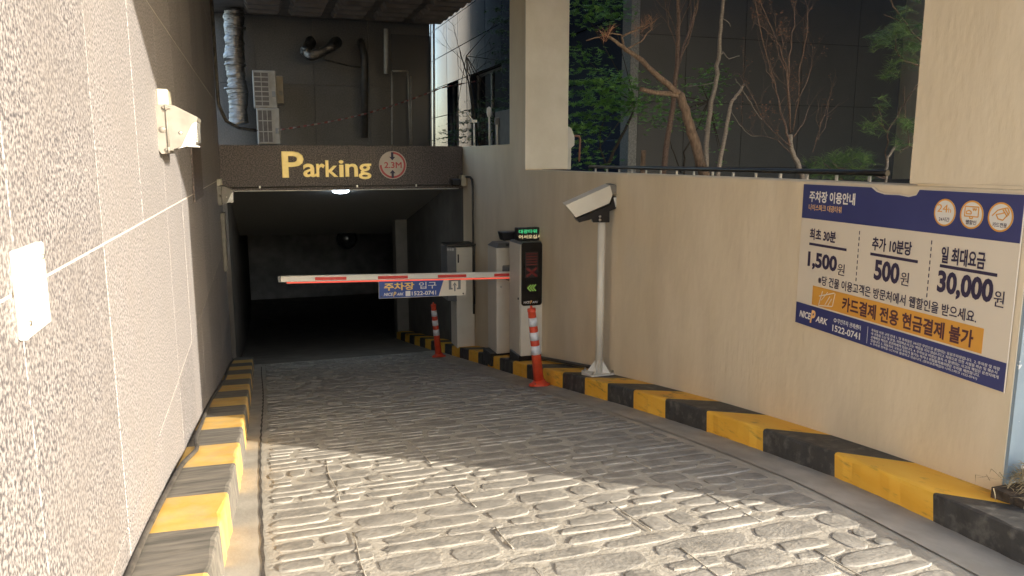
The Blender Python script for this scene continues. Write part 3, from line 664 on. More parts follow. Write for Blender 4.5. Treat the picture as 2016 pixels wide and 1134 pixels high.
for a, b in ((lz[1], lz[0]), (lz[3], lz[2])):
    part('signal_bezel', slab(cx0 - .012, cx1 + .012, a - .012, b + .012, .012, YB - .0128, .004), 'blackplastic', sp)
    mb = MB(); n = 9
    for i in range(n):
        for j in range(n):
            u = i / (n - 1); v = j / (n - 1)
            if (b == lz[0] and (j % 2 == 0)) or (b != lz[0] and (abs(u - v) < .2 or abs(u + v - 1) < .2)):
                x = cx0 + (cx1 - cx0) * (.06 + .88 * u); z = a + (b - a) * (.06 + .88 * v); mb.box(x - .004, x + .004, YB - .0195, YB - .0172, z - .004, z + .004)
    part('red_led_matrix', mb, 'led_red', sp)
mb = MB(); zc0 = (lz[4] + lz[5]) / 2; xc0 = onY(1046, 566, YB).x
for k in range(3):
    for i in range(-3, 4):
        x = xc0 - .045 + k * .030 + abs(i) * .010; z = zc0 + i * .0105; mb.box(x - .0028, x + .0028, YB - .0165, YB - .0128, z - .0028, z + .0028)
part('green_arrow_leds', mb, 'led_lime', sp)
x0 = onY(1030, 597, YB).x; x1 = onY(1059, 597, YB).x; z0 = onY(1040, 597, YB).z
wN = (x1 - x0)
lettering(sp, 'NICE', (x0, YB - .0127, z0), U, V, wN * .42, .026, 'pastel', 'lettering', bold=.02, shear=.2, ext=.001)
lettering(sp, 'P', (x0 + wN * .44, YB - .0127, z0 - .006), U, V, wN * .13, .038, 'orangetext', 'lettering', bold=.03, shear=.2, ext=.001)
lettering(sp, 'ARK', (x0 + wN * .59, YB - .0127, z0), U, V, wN * .40, .022, 'pastel', 'lettering', bold=.02, shear=.2, ext=.001)
part('side_door', MB().box(b0.x - .005, b0.x - .0005, YB + .03, YB + .37, zbB + .05, ztB - .06, .002), 'ivory', gB)
part('side_lock', MB().lathe((b0.x - .005, YB + .06, -1.5), (-1, 0, 0), [(0, .014), (.008, .013), (.0085, .001)], 10), 'blackplastic', gB)
# LED board
q0, q1 = onY(1018, 474, YB + .1), onY(1081, 447, YB + .1)
lb = thing('led_display', 'small LED board with green and amber Korean words on top of the signal cabinet', 'display', (q0.x, YB + .1, q0.z))
part('casing', MB().box(q0.x, q1.x, YB + .1, YB + .19, q0.z, q1.z, .006), 'blackplastic', lb)
w_ = q1.x - q0.x; h_ = q1.z - q0.z
lettering(lb, '대광타워', (q0.x + .02, YB + .0995, q0.z + h_ * .56), U, V, w_ * .56, h_ * .30, 'led_green', bold=.012, ext=.0015)
lettering(lb, '어서오십시오', (q0.x + .02, YB + .0995, q0.z + h_ * .14), U, V, w_ * .86, h_ * .30, 'led_amber', bold=.012, ext=.0015)
part('bracket', MB().box(q0.x + .08, q0.x + .16, YB + .12, YB + .17, ztB + .018, q0.z + .001, .003), 'darkmetal', lb)
lc = thing('gate_camera', 'black camera head beside the LED board above the barrier housing', 'camera', onY(1000, 466, 8.3))
q0, q1 = onY(984, 474, 8.3), onY(1024, 455, 8.3)
part('camera_body', MB().hexa([(q0.x + .03, 8.25, q0.z), (q1.x, 8.25, q0.z + .02), (q1.x, 8.4, q0.z + .02), (q0.x + .03, 8.4, q0.z), (q0.x, 8.25, q1.z), (q1.x, 8.25, q1.z), (q1.x, 8.4, q1.z), (q0.x, 8.4, q1.z)], .008), 'blackplastic', lc)
part('stem', MB().tube([(q1.x - .05, 8.33, q0.z + .02), (q1.x - .05, 8.5, q0.z - .06), (q1.x - .05, 8.75, zt)], .014, 8), 'darkmetal', lc)
# boom arm
YA = 8.3; aL = onY(551, 550, YA); aR = onY(1016, 540.5, YA)
def arm_pt(px): t = (px - 551) / (1016 - 551); return aL.x + (onY(px, 545, YA).x - aL.x), aL.z + (aR.z - aL.z) * t
def armbox(p0, p1, h0, h1, y0, y1, b=0):
    (x0, z0), (x1, z1) = arm_pt(p0), arm_pt(p1)
    return MB().hexa([(x0, y0, z0 + h0), (x1, y0, z1 + h0), (x1, y1, z1 + h0), (x0, y1, z0 + h0), (x0, y0, z0 + h1), (x1, y0, z1 + h1), (x1, y1, z1 + h1), (x0, y1, z0 + h1)], b)
gm = part('arm', armbox(552, 1040, -.032, .033, YA, YA + .045, .006), 'white', gA)
part('end_cap', armbox(547, 551.8, -.033, .034, YA - .001, YA + .046, .003), 'greypanel', gm)
for a, b in ((620, 682), (744, 803), (862, 918), (973, 1018)): part('red_stripe', armbox(a, b, -.018, .016, YA - .002, YA - .0003), 'redrefl', gm)
part('led_strip', armbox(564, 1014, -.048, -.034, YA + .008, YA + .03), 'ledstrip', gm)
part('pivot', MB().box(2.74, 2.90, YA + .0455, 8.593, -1.40, -1.24, .01), 'greypanel', gA)
# hanging banner under the arm
bn = thing('entrance_banner', 'blue and white Korean entrance sign hanging under the barrier arm', 'sign', onY(830, 570, YA))
YN = YA + .012; S = [onY(745, 552, YN), onY(917, 547, YN), onY(917, 581, YN), onY(746, 588, YN)]
part('board', MB().prism([S[3], S[2], S[1], S[0]], (0, .006, 0)), 'signwhite', bn)
UB = (S[2] - S[3]).normalized(); VB = (S[0] - S[3]).normalized(); NB = Vector((0, -1, 0)); wb = (S[2] - S[3]).length; hb = (S[0] - S[3]).length
def bp_(u, v, k=0): return S[3] + UB * (u * wb) + VB * (v * hb) + NB * k
part('blue_field', MB().prism([bp_(0.004, .02, .0005), bp_(.68, .02, .0005), bp_(.745, .97, .0005), bp_(.004, .97, .0005)], (0, -.001, 0)), 'blueprint', bn)
lettering(bn, '주차장', bp_(.06, .42, .0016), UB, VB, wb * .34, hb * .42, 'yellowtext', bold=.03, ext=.001)
lettering(bn, '입구', bp_(.455, .45, .0016), UB, VB, wb * .20, hb * .38, 'pastel', bold=.005, ext=.001)
lettering(bn, 'NICE', bp_(.055, .13, .0016), UB, VB, wb * .105, hb * .17, 'pastel', bold=.02, shear=.25, ext=.001)
lettering(bn, 'P', bp_(.16, .09, .0016), UB, VB, wb * .036, hb * .25, 'yellowtext', bold=.03, shear=.25, ext=.001)
lettering(bn, 'ARK', bp_(.2, .13, .0016), UB, VB, wb * .078, hb * .15, 'pastel', bold=.02, shear=.25, ext=.001)
part('phone_mark', MB().prism([bp_(.3, .08, .0016), bp_(.355, .08, .0016), bp_(.355, .36, .0016), bp_(.3, .36, .0016)], (0, -.001, 0)), 'pastel', bn)
lettering(bn, '1522-0741', bp_(.37, .1, .0016), UB, VB, wb * .28, hb * .23, 'pastel', bold=.02, ext=.001)
for a in ([(.80, .35), (.83, .35), (.83, .85), (.80, .85)], [(.91, .35), (.94, .35), (.94, .85), (.91, .85)], [(.80, .82), (.94, .82), (.94, .92), (.80, .92)], [(.83, .35), (.845, .35), (.845, .44), (.83, .44)], [(.895, .35), (.91, .35), (.91, .44), (.895, .44)],
          [(.862, .25), (.878, .25), (.878, .6), (.862, .6)], [(.842, .54), (.87, .76), (.898, .54), (.87, .62)]):
    part('way_in_symbol', MB().prism([bp_(u, v, .001) for u, v in a], (0, -.001, 0)), 'greypanel', bn)
for u in (.03, .97): part('rivet', MB().lathe(bp_(u, .1, .0008), (0, -1, 0), [(0, .009), (.003, .007), (.0031, .001)], 8), 'darkmetal', bn)

# far ticket cabinet
YF = 10.45; f0 = onY(900, 668, YF); f1 = onY(930, 486, YF)
gf = thing('ticket_cabinet', 'ivory and dark grey ticket cabinet standing farthest down the ramp on the right kerb', 'cabinet', (f0.x, YF + .2, zc(YF)))
part('body', MB().box(f0.x, f1.x + .03, YF, YF + .35, zc(YF) - .02, f1.z, .008), 'ivory', gf)
fl = onY(879, 486, YF)
part('display_head', MB().hexa([(fl.x, YF - .02, onY(879, 592, YF).z), (f0.x - .001, YF - .02, onY(879, 592, YF).z - .02), (f0.x - .001, YF + .36, onY(879, 592, YF).z - .02), (fl.x, YF + .36, onY(879, 592, YF).z), (fl.x, YF - .02, f1.z + .02), (f0.x - .001, YF - .02, f1.z), (f0.x - .001, YF + .36, f1.z), (fl.x, YF + .36, f1.z + .02)], .008), 'greypanel', gf)
hd = part('side_wing', MB().box(f1.x + .031, f1.x + .15, YF + .02, YF + .3, onY(930, 600, YF).z, f1.z + .03, .008), 'greypanel', gf)
part('slot', MB().box(f0.x + .02, f0.x + .04, YF - .006, YF - .0005, f1.z - .22, f1.z - .1), 'blackplastic', gf)
part('roof', MB().box(fl.x, f1.x + .05, YF - .03, YF + .37, f1.z + .021, f1.z + .045, .005), 'darkmetal', gf)
lettering(gf, '주차권', (fl.x + .0, YF - .0205, f1.z - .045), U, V, .1, .04, 'pastel', bold=.02, ext=.001)

# delineator posts
def delineator(base, top, h, r, label, cap=True):
    t = thing('delineator_post', label, 'traffic post', base, 'flexible traffic posts on the ramp'); base = Vector(base); ax = (Vector(top) - base); L = ax.length; ax.normalize()
    def seg(name, a, b, ra, rb, m, n=16): return part(name, MB().lathe(base + ax * (a * L), ax, [(0, ra), ((b - a) * L, rb)], n), m, t)
    n_ = [(0, 0)]
    tilt = math.atan2(gz(base.y + .1) - gz(base.y - .1), .2)
    mb = MB()._lathe(Vector((0, 0, 0)), Vector((0, 0, 1)), [(0, r * 2.3), (.018, r * 2.25), (.035, r * 1.5), (.06, r * 1.18), (.061, r * .8)], 18)
    Rm = Matrix.Rotation(tilt, 4, 'X'); mb.v = [tuple(Rm @ Vector(v) + base + Vector((0, 0, .012))) for v in mb.v]
    part('base_flange', mb, 'orange', t)
    mb = MB()
    for k in range(4):
        a = R(45 + 90 * k); p = Rm @ Vector((math.cos(a) * r * 1.95, math.sin(a) * r * 1.95, .03)) + base; mb.lathe(p, (0, 0, 1), [(0, .009), (.01, .008)], 6)
    part('anchor_bolts', mb, 'darkmetal', t)
    seg('post', .03, .955, r * 1.12, r * .82, 'orange')
    for a, b in ((.42, .53), (.60, .70), (.775, .88)): rf = lambda s: r * (1.12 - .30 * s) + .0025; seg('white_band', a, b, rf(a), rf(b), 'whiterefl')
    part('cap', MB()._lathe(base + ax * (.955 * L), ax, [(0, r * .92), (.028, r * .88), (.03, r * .3), (.055, r * .25), (.056, .001)], 14), 'orange', t)
    return t
bY = 6.62; bp0 = onY(1062, 764, bY); bp0.z = gz(bY)
delineator(bp0, onY(1046, 606, 6.62), .78, .045, 'near orange and white striped traffic post leaning in front of the signal cabinet')
bY = 10.7; bp1 = onY(864, 695, bY); bp1.z = gz(bY)
delineator(bp1, onY(853, 598, bY), .76, .045, 'far orange and white striped traffic post below the hanging blue sign')

# camera pole
YP = 5.95; pb = onY(1186, 742, YP); zt_ = onY(1182, 432, YP).z; X0 = min(pb.x, wx(YP) - .105)
cp = thing('camera_pole', 'slim ivory pole standing on the right kerb against the beige wall', 'pole', (X0, YP, zc(YP)))
z0 = zc(YP)
tiltb = math.atan2(gz(YP + .1) - gz(YP - .1), .2)
part('base_plate', MB().hexa([(X0 - .12, YP - .11, z0 - .015), (X0 + .12, YP - .11, z0 - .015), (X0 + .12, YP + .11, z0 - .03), (X0 - .12, YP + .11, z0 - .03), (X0 - .12, YP - .11, z0 + .025), (X0 + .12, YP - .11, z0 + .025), (X0 + .12, YP + .11, z0 + .02), (X0 - .12, YP + .11, z0 + .02)], .003), 'white', cp)
part('shaft', MB().lathe((X0, YP, z0 + .02), (0, 0, 1), [(0, .034), (zt_ - z0 - .02, .034)], 18), 'ivory', cp)
for k in range(4):
    a = R(45 + 90 * k); d = Vector((math.cos(a), math.sin(a), 0)); q = Vector((X0, YP, z0 + .02)); nrm = d.cross(Vector((0, 0, 1))) * .003
    part('gusset', MB().prism([q + d * .034 - nrm, q + d * .1 - nrm, q + d * .1 + Vector((0, 0, .012)) - nrm, q + d * .034 + Vector((0, 0, .11)) - nrm], nrm * 2), 'white', cp)
for k in range(4):
    sx, sy = (-1, 1)[k & 1], (-1, 1)[k >> 1]
    part('anchor_bolt', MB().lathe((X0 + sx * .095, YP + sy * .085, z0 + .02), (0, 0, 1), [(0, .016), (.012, .016), (.0125, .008), (.03, .008)], 6), 'steel', cp)
# camera housing on top
cmn = thing('plate_camera', 'boxy ivory number plate camera tilted on top of the slim pole', 'camera', (X0, YP, zt_))
# local frame: long axis in image from lower-left (1115,410) to upper-right (1207,366); the lens end points right and towards the street
def cpnt(px, py, dy=0): return onY(px, py, YP - .06 + dy)
side = [cpnt(1114, 404), cpnt(1134, 428), cpnt(1200, 400), cpnt(1206, 383), cpnt(1201, 365)]
part('sunshield', MB().prism(side, (.03, .15, .012)), 'ivory', cmn)
hood = [cpnt(1201, 364.5), cpnt(1213, 364), cpnt(1219, 381), cpnt(1206.5, 382.5)]
part('shield_visor', MB().prism(hood, (.02, .13, .01)), 'lampbody', cmn)
part('housing', MB().prism([cpnt(1136, 431), cpnt(1202, 404), cpnt(1207, 388), cpnt(1216, 386), cpnt(1222, 404), cpnt(1212, 411), cpnt(1200, 416), cpnt(1160, 433), cpnt(1140, 438)], (.02, .12, .01)), 'blackplastic', cmn)
part('lens_window', MB().prism([cpnt(1208, 389, -.003), cpnt(1216, 388, -.003), cpnt(1220, 403, -.003), cpnt(1212, 408, -.003)], (0, .002, 0)), 'prism', cmn)
part('bracket', MB().prism([cpnt(1165, 430, .02), cpnt(1200, 415, .02), cpnt(1200, 438, .02), cpnt(1168, 438, .02)], (.02, .07, 0)), 'blackplastic', cmn)
for y_ in (426, 433): part('bolt', MB().lathe(cpnt(1181, y_, .018), (0, -1, 0), [(0, .012), (.006, .011), (.0062, .001)], 10), 'steel', cmn)
# conduit on the right kerb along the wall
tag(part('wall_conduit', MB().tube([(wx(y) - .03, y, zc(y) + .03) for y in np.linspace(6.0, 7.7, 20)], .018, 8), 'darkmetal'), 'dark conduit lying on the right kerb between the pole and the signal cabinet', 'conduit')

# ------------------------------------------------------------------ price sign on the right wall
a_ = Vector((2.69, 2.05, 0)); b_ = Vector((2.80, 3.5, 0)); dW = (b_ - a_).normalized(); nW = Vector((-dW.y, dW.x, 0))
SO = a_ + nW * .006 + dW * 1.362                                 # left edge seen from the ramp
US = -dW; VS = Vector((0, 0, 1)); SW, ZT, ZB = 1.337, -.125, -.882
def sp_(u, z, k=0): return SO + US * (1.362 - u) + VS * z + nW * k      # u measured from the near end as surveyed
ps = thing('price_sign', 'navy and cream Korean parking price board on the beige wall', 'sign', sp_(.69, -.5))
def plate(name, u0, u1, z0, z1, k, th, m, par=None): return part(name, MB().prism([sp_(u0, z0, k), sp_(u1, z0, k), sp_(u1, z1, k), sp_(u0, z1, k)], nW * th), m, par or ps)
# board with the bite broken out of its top edge
top = [(1.362, ZT), (1.362, ZB), (.025, ZB), (.025, ZT), (.545, ZT), (.56, ZT - .022), (.60, ZT - .03), (.66, ZT - .026), (.75, ZT - .026), (.80, ZT - .016), (.83, ZT)]
part('board', MB().prism([sp_(u, z, 0) for u, z in top], nW * .004), 'signwhite', ps)
part('header_band', MB().prism([sp_(u, z, .0045) for u, z in [(1.36, ZT - .002), (1.36, -.306), (.027, -.306), (.027, ZT - .002), (.54, ZT - .002), (.556, ZT - .026), (.60, ZT - .036), (.66, ZT - .030), (.75, ZT - .031), (.805, ZT - .021), (.84, ZT - .002)]], nW * .001), 'navy', ps)
plate('footer_band', 1.36, .027, ZB + .002, -.765, .0045, .001, 'navy')
plate('orange_band', 1.226, .143, -.757, -.655, .0045, .001, 'signorange')
K = .006
def T(body, u0, u1, z0, z1, m, bold=0.0, shear=0, k=K, name='lettering'): return lettering(ps, body, sp_(u0, z0, k), US, VS, u0 - u1, z1 - z0, m, name, bold=bold, shear=shear, ext=.0008)
T('주차장 이용안내', 1.303, .945, -.218, -.160, 'pastel', .028)
T('나이스파크 대광타워', 1.303, 1.04, -.262, -.229, 'orangetext', .004)
T('최초 30분', 1.28, 1.068, -.415, -.355, 'ink', .028)
T('1,500', 1.283, 1.045, -.572, -.478, 'ink', .04)
T('원', 1.038, .985, -.570, -.512, 'ink', -.004)
T('추가 10분당', .805, .555, -.418, -.355, 'ink', .028)
T('500', .777, .615, -.555, -.458, 'ink', .04)
T('원', .606, .557, -.553, -.493, 'ink', -.004)
T('일 최대요금', .388, .168, -.425, -.355, 'ink', .028)
T('30,000', .395, .118, -.565, -.455, 'ink', .04)
T('원', .112, .066, -.558, -.495, 'ink', -.004)
for u0, u1, z in ((1.28, .983, -.438), (.812, .515, -.437), (.391, .109, -.437)): plate('underline', u0, u1, z - .007, z + .006, .0045, .0012, 'ink')
for uc in (.898, .447):
    for i in range(9): z = -.337 - i * .0285; plate('divider_dash', uc + .002, uc - .002, z - .017, z, .0045, .0012, 'ink')
T('※당 건물 이용고객은 방문처에서 웹할인을 받으세요.', 1.185, .182, -.643, -.592, 'ink', .014)
T('카드결제 전용 현금결제 불가', .985, .187, -.745, -.672, 'brownink', .032, k=.0062)
for q in ([(1.17, -.748), (1.165, -.748), (1.14, -.672), (1.146, -.672)], [(1.06, -.735), (1.055, -.735), (1.04, -.668), (1.045, -.668)], [(1.17, -.700), (1.05, -.664), (1.048, -.669), (1.168, -.705)], [(1.17, -.75), (1.06, -.735), (1.058, -.740), (1.168, -.755)],
          [(1.12, -.74), (1.115, -.74), (1.08, -.69), (1.085, -.69)], [(1.15, -.72), (1.147, -.722), (1.10, -.672), (1.104, -.671)], [(1.10, -.745), (1.096, -.746), (1.065, -.70), (1.069, -.699)]):
    part('card_hand_icon', MB().prism([sp_(u, z, .0058) for u, z in q], nW * .0006), 'signwhite', ps)
# round icons
def ring(uc, zc_, r0, r1, k, m, name, th=.001):
    mb = MB(); n = 40; vs = []; fs = []
    for i in range(n):
        t = 2 * math.pi * i / n
        for r_, kk in ((r0, k + th), (r1, k + th), (r1, k)): vs.append(sp_(uc + r_ * math.cos(t), zc_ + r_ * math.sin(t), kk))
    for i in range(n):
        j = (i + 1) % n; fs += [(i * 3, j * 3, j * 3 + 1, i * 3 + 1), (i * 3 + 1, j * 3 + 1, j * 3 + 2, i * 3 + 2)]
    return part(name, mb.add(vs, fs), m, ps)
for uc in (.39, .254, .120):
    ring(uc, -.215, .0, .056, .0056, 'pastel', 'icon_disc'); ring(uc, -.215, .050, .0565, .0068, 'signorange', 'icon_ring')
T('24', .43, .375, -.214, -.182, 'signorange', .0, k=.007); T('h', .372, .358, -.214, -.193, 'signorange', 0, k=.007)
T('24시간', .418, .362, -.252, -.234, 'ink', .01, k=.007)
T('웹할인', .280, .228, -.254, -.236, 'ink', .01, k=.007)
T('카드전용', .152, .088, -.254, -.236, 'ink', .01, k=.007)
def stroke(pts, w=.0022):
    for a, b in zip(pts[:-1], pts[1:]):
        d = Vector((b[0] - a[0], b[1] - a[1])); L = d.length or 1; nx, ny = -d.y / L * w, d.x / L * w
        part('icon_line', MB().prism([sp_(a[0] + nx, a[1] + ny, .0072), sp_(b[0] + nx, b[1] + ny, .0072), sp_(b[0] - nx, b[1] - ny, .0072), sp_(a[0] - nx, a[1] - ny, .0072)], nW * .0008), 'signorange', ps)
stroke([(.288, -.183), (.222, -.183), (.222, -.222), (.288, -.222), (.288, -.183)]); stroke([(.262, -.222), (.262, -.23), (.248, -.23), (.248, -.222)]); stroke([(.280, -.212), (.280, -.203), (.268, -.198), (.256, -.203), (.256, -.212), (.280, -.212)])
T('₩', .252, .230, -.200, -.186, 'signorange', .02, k=.007)
stroke([(.158, -.212), (.135, -.190), (.115, -.183), (.092, -.178), (.082, -.196), (.108, -.226), (.130, -.222), (.140, -.206), (.120, -.202), (.100, -.196)]); stroke([(.112, -.186), (.09, -.212)]); stroke([(.104, -.182), (.084, -.206)])
# footer
T('NICE', 1.325, 1.225, -.842, -.805, 'pastel', .03, .25); T('P', 1.232, 1.187, -.857, -.786, 'orangetext', .04, .25, k=.0065); T('ARK', 1.185, 1.085, -.842, -.809, 'pastel', .03, .25)
T('무인주차 관제센터', 1.01, .838, -.815, -.790, 'pastel', .0)
ring(1.028, -.803, .006, .010, .0058, 'pastel', 'seal_mark')
T('1522-0741', 1.045, .838, -.862, -.828, 'pastel', .02)
plate('footer_rule', .790, .788, -.866, -.784, .0056, .0006, 'pastel')
rows = [('주차장 이용 규정 안내 1. 당 주차장은 24시간 무인으로 운영되는 유료주차장입니다.  2. 주차장 및 차량', .763, .052),
        ('내 귀중품 도난 및 분실, 차량파손사고는 책임을 지지 않습니다.3. 차량으로 인한 시설물 파손 및 훼손시', .763, .062),
        ('손해배상 책임은 운전자에게 있습니다. 4. 주차요금 미정산 출차 시 발생되는 사고의 책임은 운전자에게', .763, .054),
        ('있습니다. 5. 자동차의 구조상 주차가 불가능 하거나 위험물적재차량은 주차를 제한합니다.', .763, .14),
        ('6. 주차장 전역을 CCTV로 촬영하고 있습니다. (정보보호책임자 나이스파크 1522-0741)', .763, .15)]
for i, (s_, u0, u1) in enumerate(rows):
    z = -.802 - i * .0165; T(s_, u0, u1, z, z + .0135, 'pastel', 0)

# ------------------------------------------------------------------ dark cladded building on the right and polished side facade
db = thing('dark_building', 'dark granite clad building behind the planter trees on the right', 'building', (7, 10, -1))
part('wall_core', MB().box(5.26, 9.5, 9.712, 40, -1.25, 9).box(5.062, 5.259, 9.712, 9.953, -1.25, 9), 'darkjoint', db)
part('corner_stone', MB().box(4.93, 5.06, 9.69, 9.95, -1.25, 9, .004), 'cornerstone', db)
xj = [5.062, 5.80, 6.757, 7.75, 8.756, 9.5]; zj = [-1.25, -.11, .80, 1.70, 2.6, 3.5]
for a, b in zip(xj[:-1], xj[1:]):
    for c_, d_ in zip(zj[:-1], zj[1:]): part('granite_panel', MB().box(a + .004, b - .004, 9.70 + random.uniform(0, .002), 9.711, c_ + .004, d_ - .004, .002), 'darkwall', db)
part('upper_wall', MB().box(5.062, 9.5, 9.701, 9.711, 3.504, 9), 'darkwall', db)
part('return_wall', MB().box(9.501, 10.5, 10.6, 40, -1.25, 9), 'darkwall', db)
# side facade, polished
yj = [9.955, 11.2, 12.4, 13.5, 14.6, 15.7, 16.9, 18.1, 19.3, 20.5, 21.7, 23.5]; zf = [-1.25, .3, 1.2, 2.0, 2.8, 3.6, 4.5, 9]
wins = {(16.9, .3), (16.9, 1.2), (19.3, .3), (19.3, 1.2), (15.7, .3), (15.7, 1.2)}
part('side_core', MB().box(5.2, 5.259, 9.96, 40, -1.25, 9), 'darkjoint', db)
for a, b in zip(yj[:-1], yj[1:]):
    for c_, d_ in zip(zf[:-1], zf[1:]):
        if (a, c_) in wins: continue
        mb = MB().box(5.0, 5.199, a + .006, b - .006, c_ + .008, d_ - .008, .002); dx = [random.uniform(-.002, .002) for _ in range(2)]
        mb.v = [(x + dx[0] + (y_ - a) * dx[1] * 1.5, y_, z_) for x, y_, z_ in mb.v]; part('polished_panel', mb, 'gloss', db)
for a, b in ((15.7, 18.1), (19.3, 20.5)):
    w = part('window', MB().box(5.18, 5.195, a + .02, b - .02, .31, 1.99), 'glass', db)
    part('frame', MB().box(5.14, 5.179, a + .01, a + .08, .31, 1.99, .003).box(5.14, 5.179, b - .08, b - .01, .31, 1.99, .003).box(5.14, 5.179, a + .081, b - .081, 1.93, 1.99, .003).box(5.14, 5.179, (a + b) / 2 - .03, (a + b) / 2 + .03, .31, 1.929, .003), 'pipe_pale', w)
# unseen block added to stop the sun, and a tower that is mirrored
nb = thing('sun_blocker_building', 'unseen plain beige block added beyond the right edge to shade the planter', 'building', (14, 4, -1.2))
part('body', MB().box(10.6, 22, -7.9, 30, -1.25, 15), 'stucco', nb)
wmb = mesh_of('window', MB().box(10.56, 10.599, 0, 1.4, 0, 1.3), 'glass')
for i in range(9):
    for j in range(4): o = put('window', wmb, nb); o.location = Vector((0, -7.2 + i * 3.8, .3 + j * 3.4)) - origin(nb)
tw = thing('apartment_tower', 'tall pale apartment tower far behind, mirrored in the polished facade', 'building', (-12, 70, -1.2))
part('body', MB().box(-17, -9, 66, 80, -1.25, 34), 'tower', tw)
wmb = mesh_of('window', MB().box(-.9, .9, -.05, 0, 0, 1.4), 'glass')
for i in range(3):
    for j in range(11): o = put('window', wmb, tw); o.location = Vector((-15.4 + i * 2.5, 66, 1 + j * 2.9)) - origin(tw)
struct('planter_soil', MB().box(3.12, 5.0, 2.7, 24, -1.2, -.30).box(5.0001, 10.5, 2.7, 9.68, -1.2, -.30), 'soil')
struct('planter_edge', MB().box(3.36, 10.5, 2.35, 2.69, -1.25, -.25), 'stucco')

# meters on top of the high wall
for (x, yt_, yb_, k, lab) in ((934, 215, 286, 0, 'white garden tap post with an angled arm on the stepped wall'), (964, 228, 286, 1, 'slim post with a white oval head on the stepped wall'), (979, 236, 286, 2, 'short post with a small box on the stepped wall')):
    Yp = onX(x, 287, 3.0).y; a = onY(x, yb_, Yp); b = onY(x - 1, yt_ + 25 * (k == 0), Yp)
    t = thing('utility_post', lab, 'post', (a.x, Yp, .19)); a.z = .19
    part('post', MB().tube([a, b], .014, 8), 'white', t)
    if k == 0:
        part('cross_fitting', MB().box(b.x - .045, b.x + .045, Yp - .02, Yp + .02, b.z - .01, b.z + .03, .005), 'white', t); part('arm', MB().tube([b, b + Vector((-.12, 0, .13))], .011, 6), 'white', t)
        part('foot', MB().box(a.x - .05, a.x + .02, Yp - .02, Yp + .02, .19, .2), 'white', t)
    elif k == 1: part('head', MB()._lathe(b - Vector((0, 0, .02)), Vector((0, 0, 1)), [(0, .005), (.01, .025), (.06, .035), (.12, .03), (.14, .005)], 12), 'white', t)
    else: part('meter_box', MB().box(b.x - .03, b.x + .03, Yp - .02, Yp + .02, b.z - .06, b.z + .03, .004), 'greypanel', t)
ub = thing('utility_box', 'dark box on the stepped wall left of the off-white column', 'box', onX(993, 280, 3.05))
p = onX(983, 284, 3.08); q = onX(1004, 232, 3.08)
part('box', MB().box(3.02, 3.12, 8.9, p.y, .191, .62, .006), 'darkmetal', ub); part('side_plate', MB().box(2.99, 3.019, 8.9, 9.02, .28, .62, .003), 'greypanel', ub)

# ------------------------------------------------------------------ rail behind the low wall
rl = thing('planter_rail', 'low black rail with short pale posts just behind the low beige wall', 'rail', (3.3, 5, -.2))
rx = lambda y: wx(y) + .36
ry = list(np.linspace(7.3, 3.2, 20))
part('rail_bar', MB().tube([(rx(y), y, -.068) for y in ry], .016, 8), 'blackplastic', rl)
part('lower_bar', MB().tube([(rx(y), y, -.22) for y in ry], .012, 6), 'blackplastic', rl)
for y in np.arange(3.3, 7.3, .27): part('rail_post', MB().box(rx(y) - .034, rx(y) - .022, y - .007, y + .007, -.3, -.085), 'pipe_pale', rl)

# ------------------------------------------------------------------ trees
def limb(mb, pts, r0, r1, n=7, wig=.0):
    P = [Vector(p) for p in pts]; out = []
    for i in range(len(P) - 1):
        k = 4
        for j in range(k):
            t = j / k; q = P[i].lerp(P[i + 1], t)
            if 0 < i < len(P) - 1 or j: q = q + Vector((random.gauss(0, wig), random.gauss(0, wig), random.gauss(0, wig * .3)))
            out.append(q)
    out.append(P[-1]); m_ = len(out) - 1
    mb.tube(out, [r0 + (r1 - r0) * i / m_ for i in range(m_ + 1)], n); return out
def twigs(mb, p, d, L, r, depth, tips, spread=.5):
    d = d.normalized(); q = p + d * L * .5 + Vector((random.gauss(0, .01), random.gauss(0, .01), 0)); e = p + d * L + Vector((random.gauss(0, .03), random.gauss(0, .03), 0)) * L * 3
    mb.tube([p, q, e], [r, r * .8, r * .55], 4, cap=False)
    if depth <= 0: tips.append(e); return
    for k in range(random.choice((2, 2, 3))):
        nd = (d + Vector((random.gauss(0, spread), random.gauss(0, spread), random.gauss(.15, spread * .6)))).normalized()
        twigs(mb, p.lerp(e, random.uniform(.45, 1)) if k else e, nd, L * random.uniform(.6, .8), r * .6, depth - 1, tips, spread)
    tips.append(e)
def leaf(mb, p, s, up=.5):
    d = Vector((random.gauss(0, 1), random.gauss(0, 1), random.gauss(-.1, .45))).normalized(); sd_ = d.cross(Vector((random.gauss(0, .3), random.gauss(0, .3), 1))).normalized(); n = d.cross(sd_)
    vs = [p]; fs = []
    for a in (-70, -35, 0, 35, 70):                     # five narrow lobes of a maple leaf
        t = R(a); l = s * (1 if a == 0 else .9 if abs(a) == 35 else .6); dd = d * math.cos(t) + sd_ * math.sin(t); pp = dd.cross(n)
        k = len(vs); vs += [p + dd * l * .45 + pp * s * .10, p + dd * l - n * s * .12, p + dd * l * .45 - pp * s * .10]; fs.append((0, k, k + 1, k + 2))
    mb.add(vs, fs)
def needles(mb, p, d, n, l, w=.0016, fan=.9):
    d = Vector(d).normalized()
    for _ in range(n):
        q = p - d * random.uniform(0, .08); e = (d + Vector((random.gauss(0, fan), random.gauss(0, fan), random.gauss(0, fan * .8)))).normalized(); s_ = e.orthogonal().normalized() * w
        L = l * random.uniform(.7, 1.1); m_ = q + e * L * .6 ; t_ = q + e * L + Vector((0, 0, -.12 * L)); mb.add([q - s_, q + s_, m_ + s_, m_ - s_, t_], [(0, 1, 2, 3), (3, 2, 4)])
Yt = 5.6
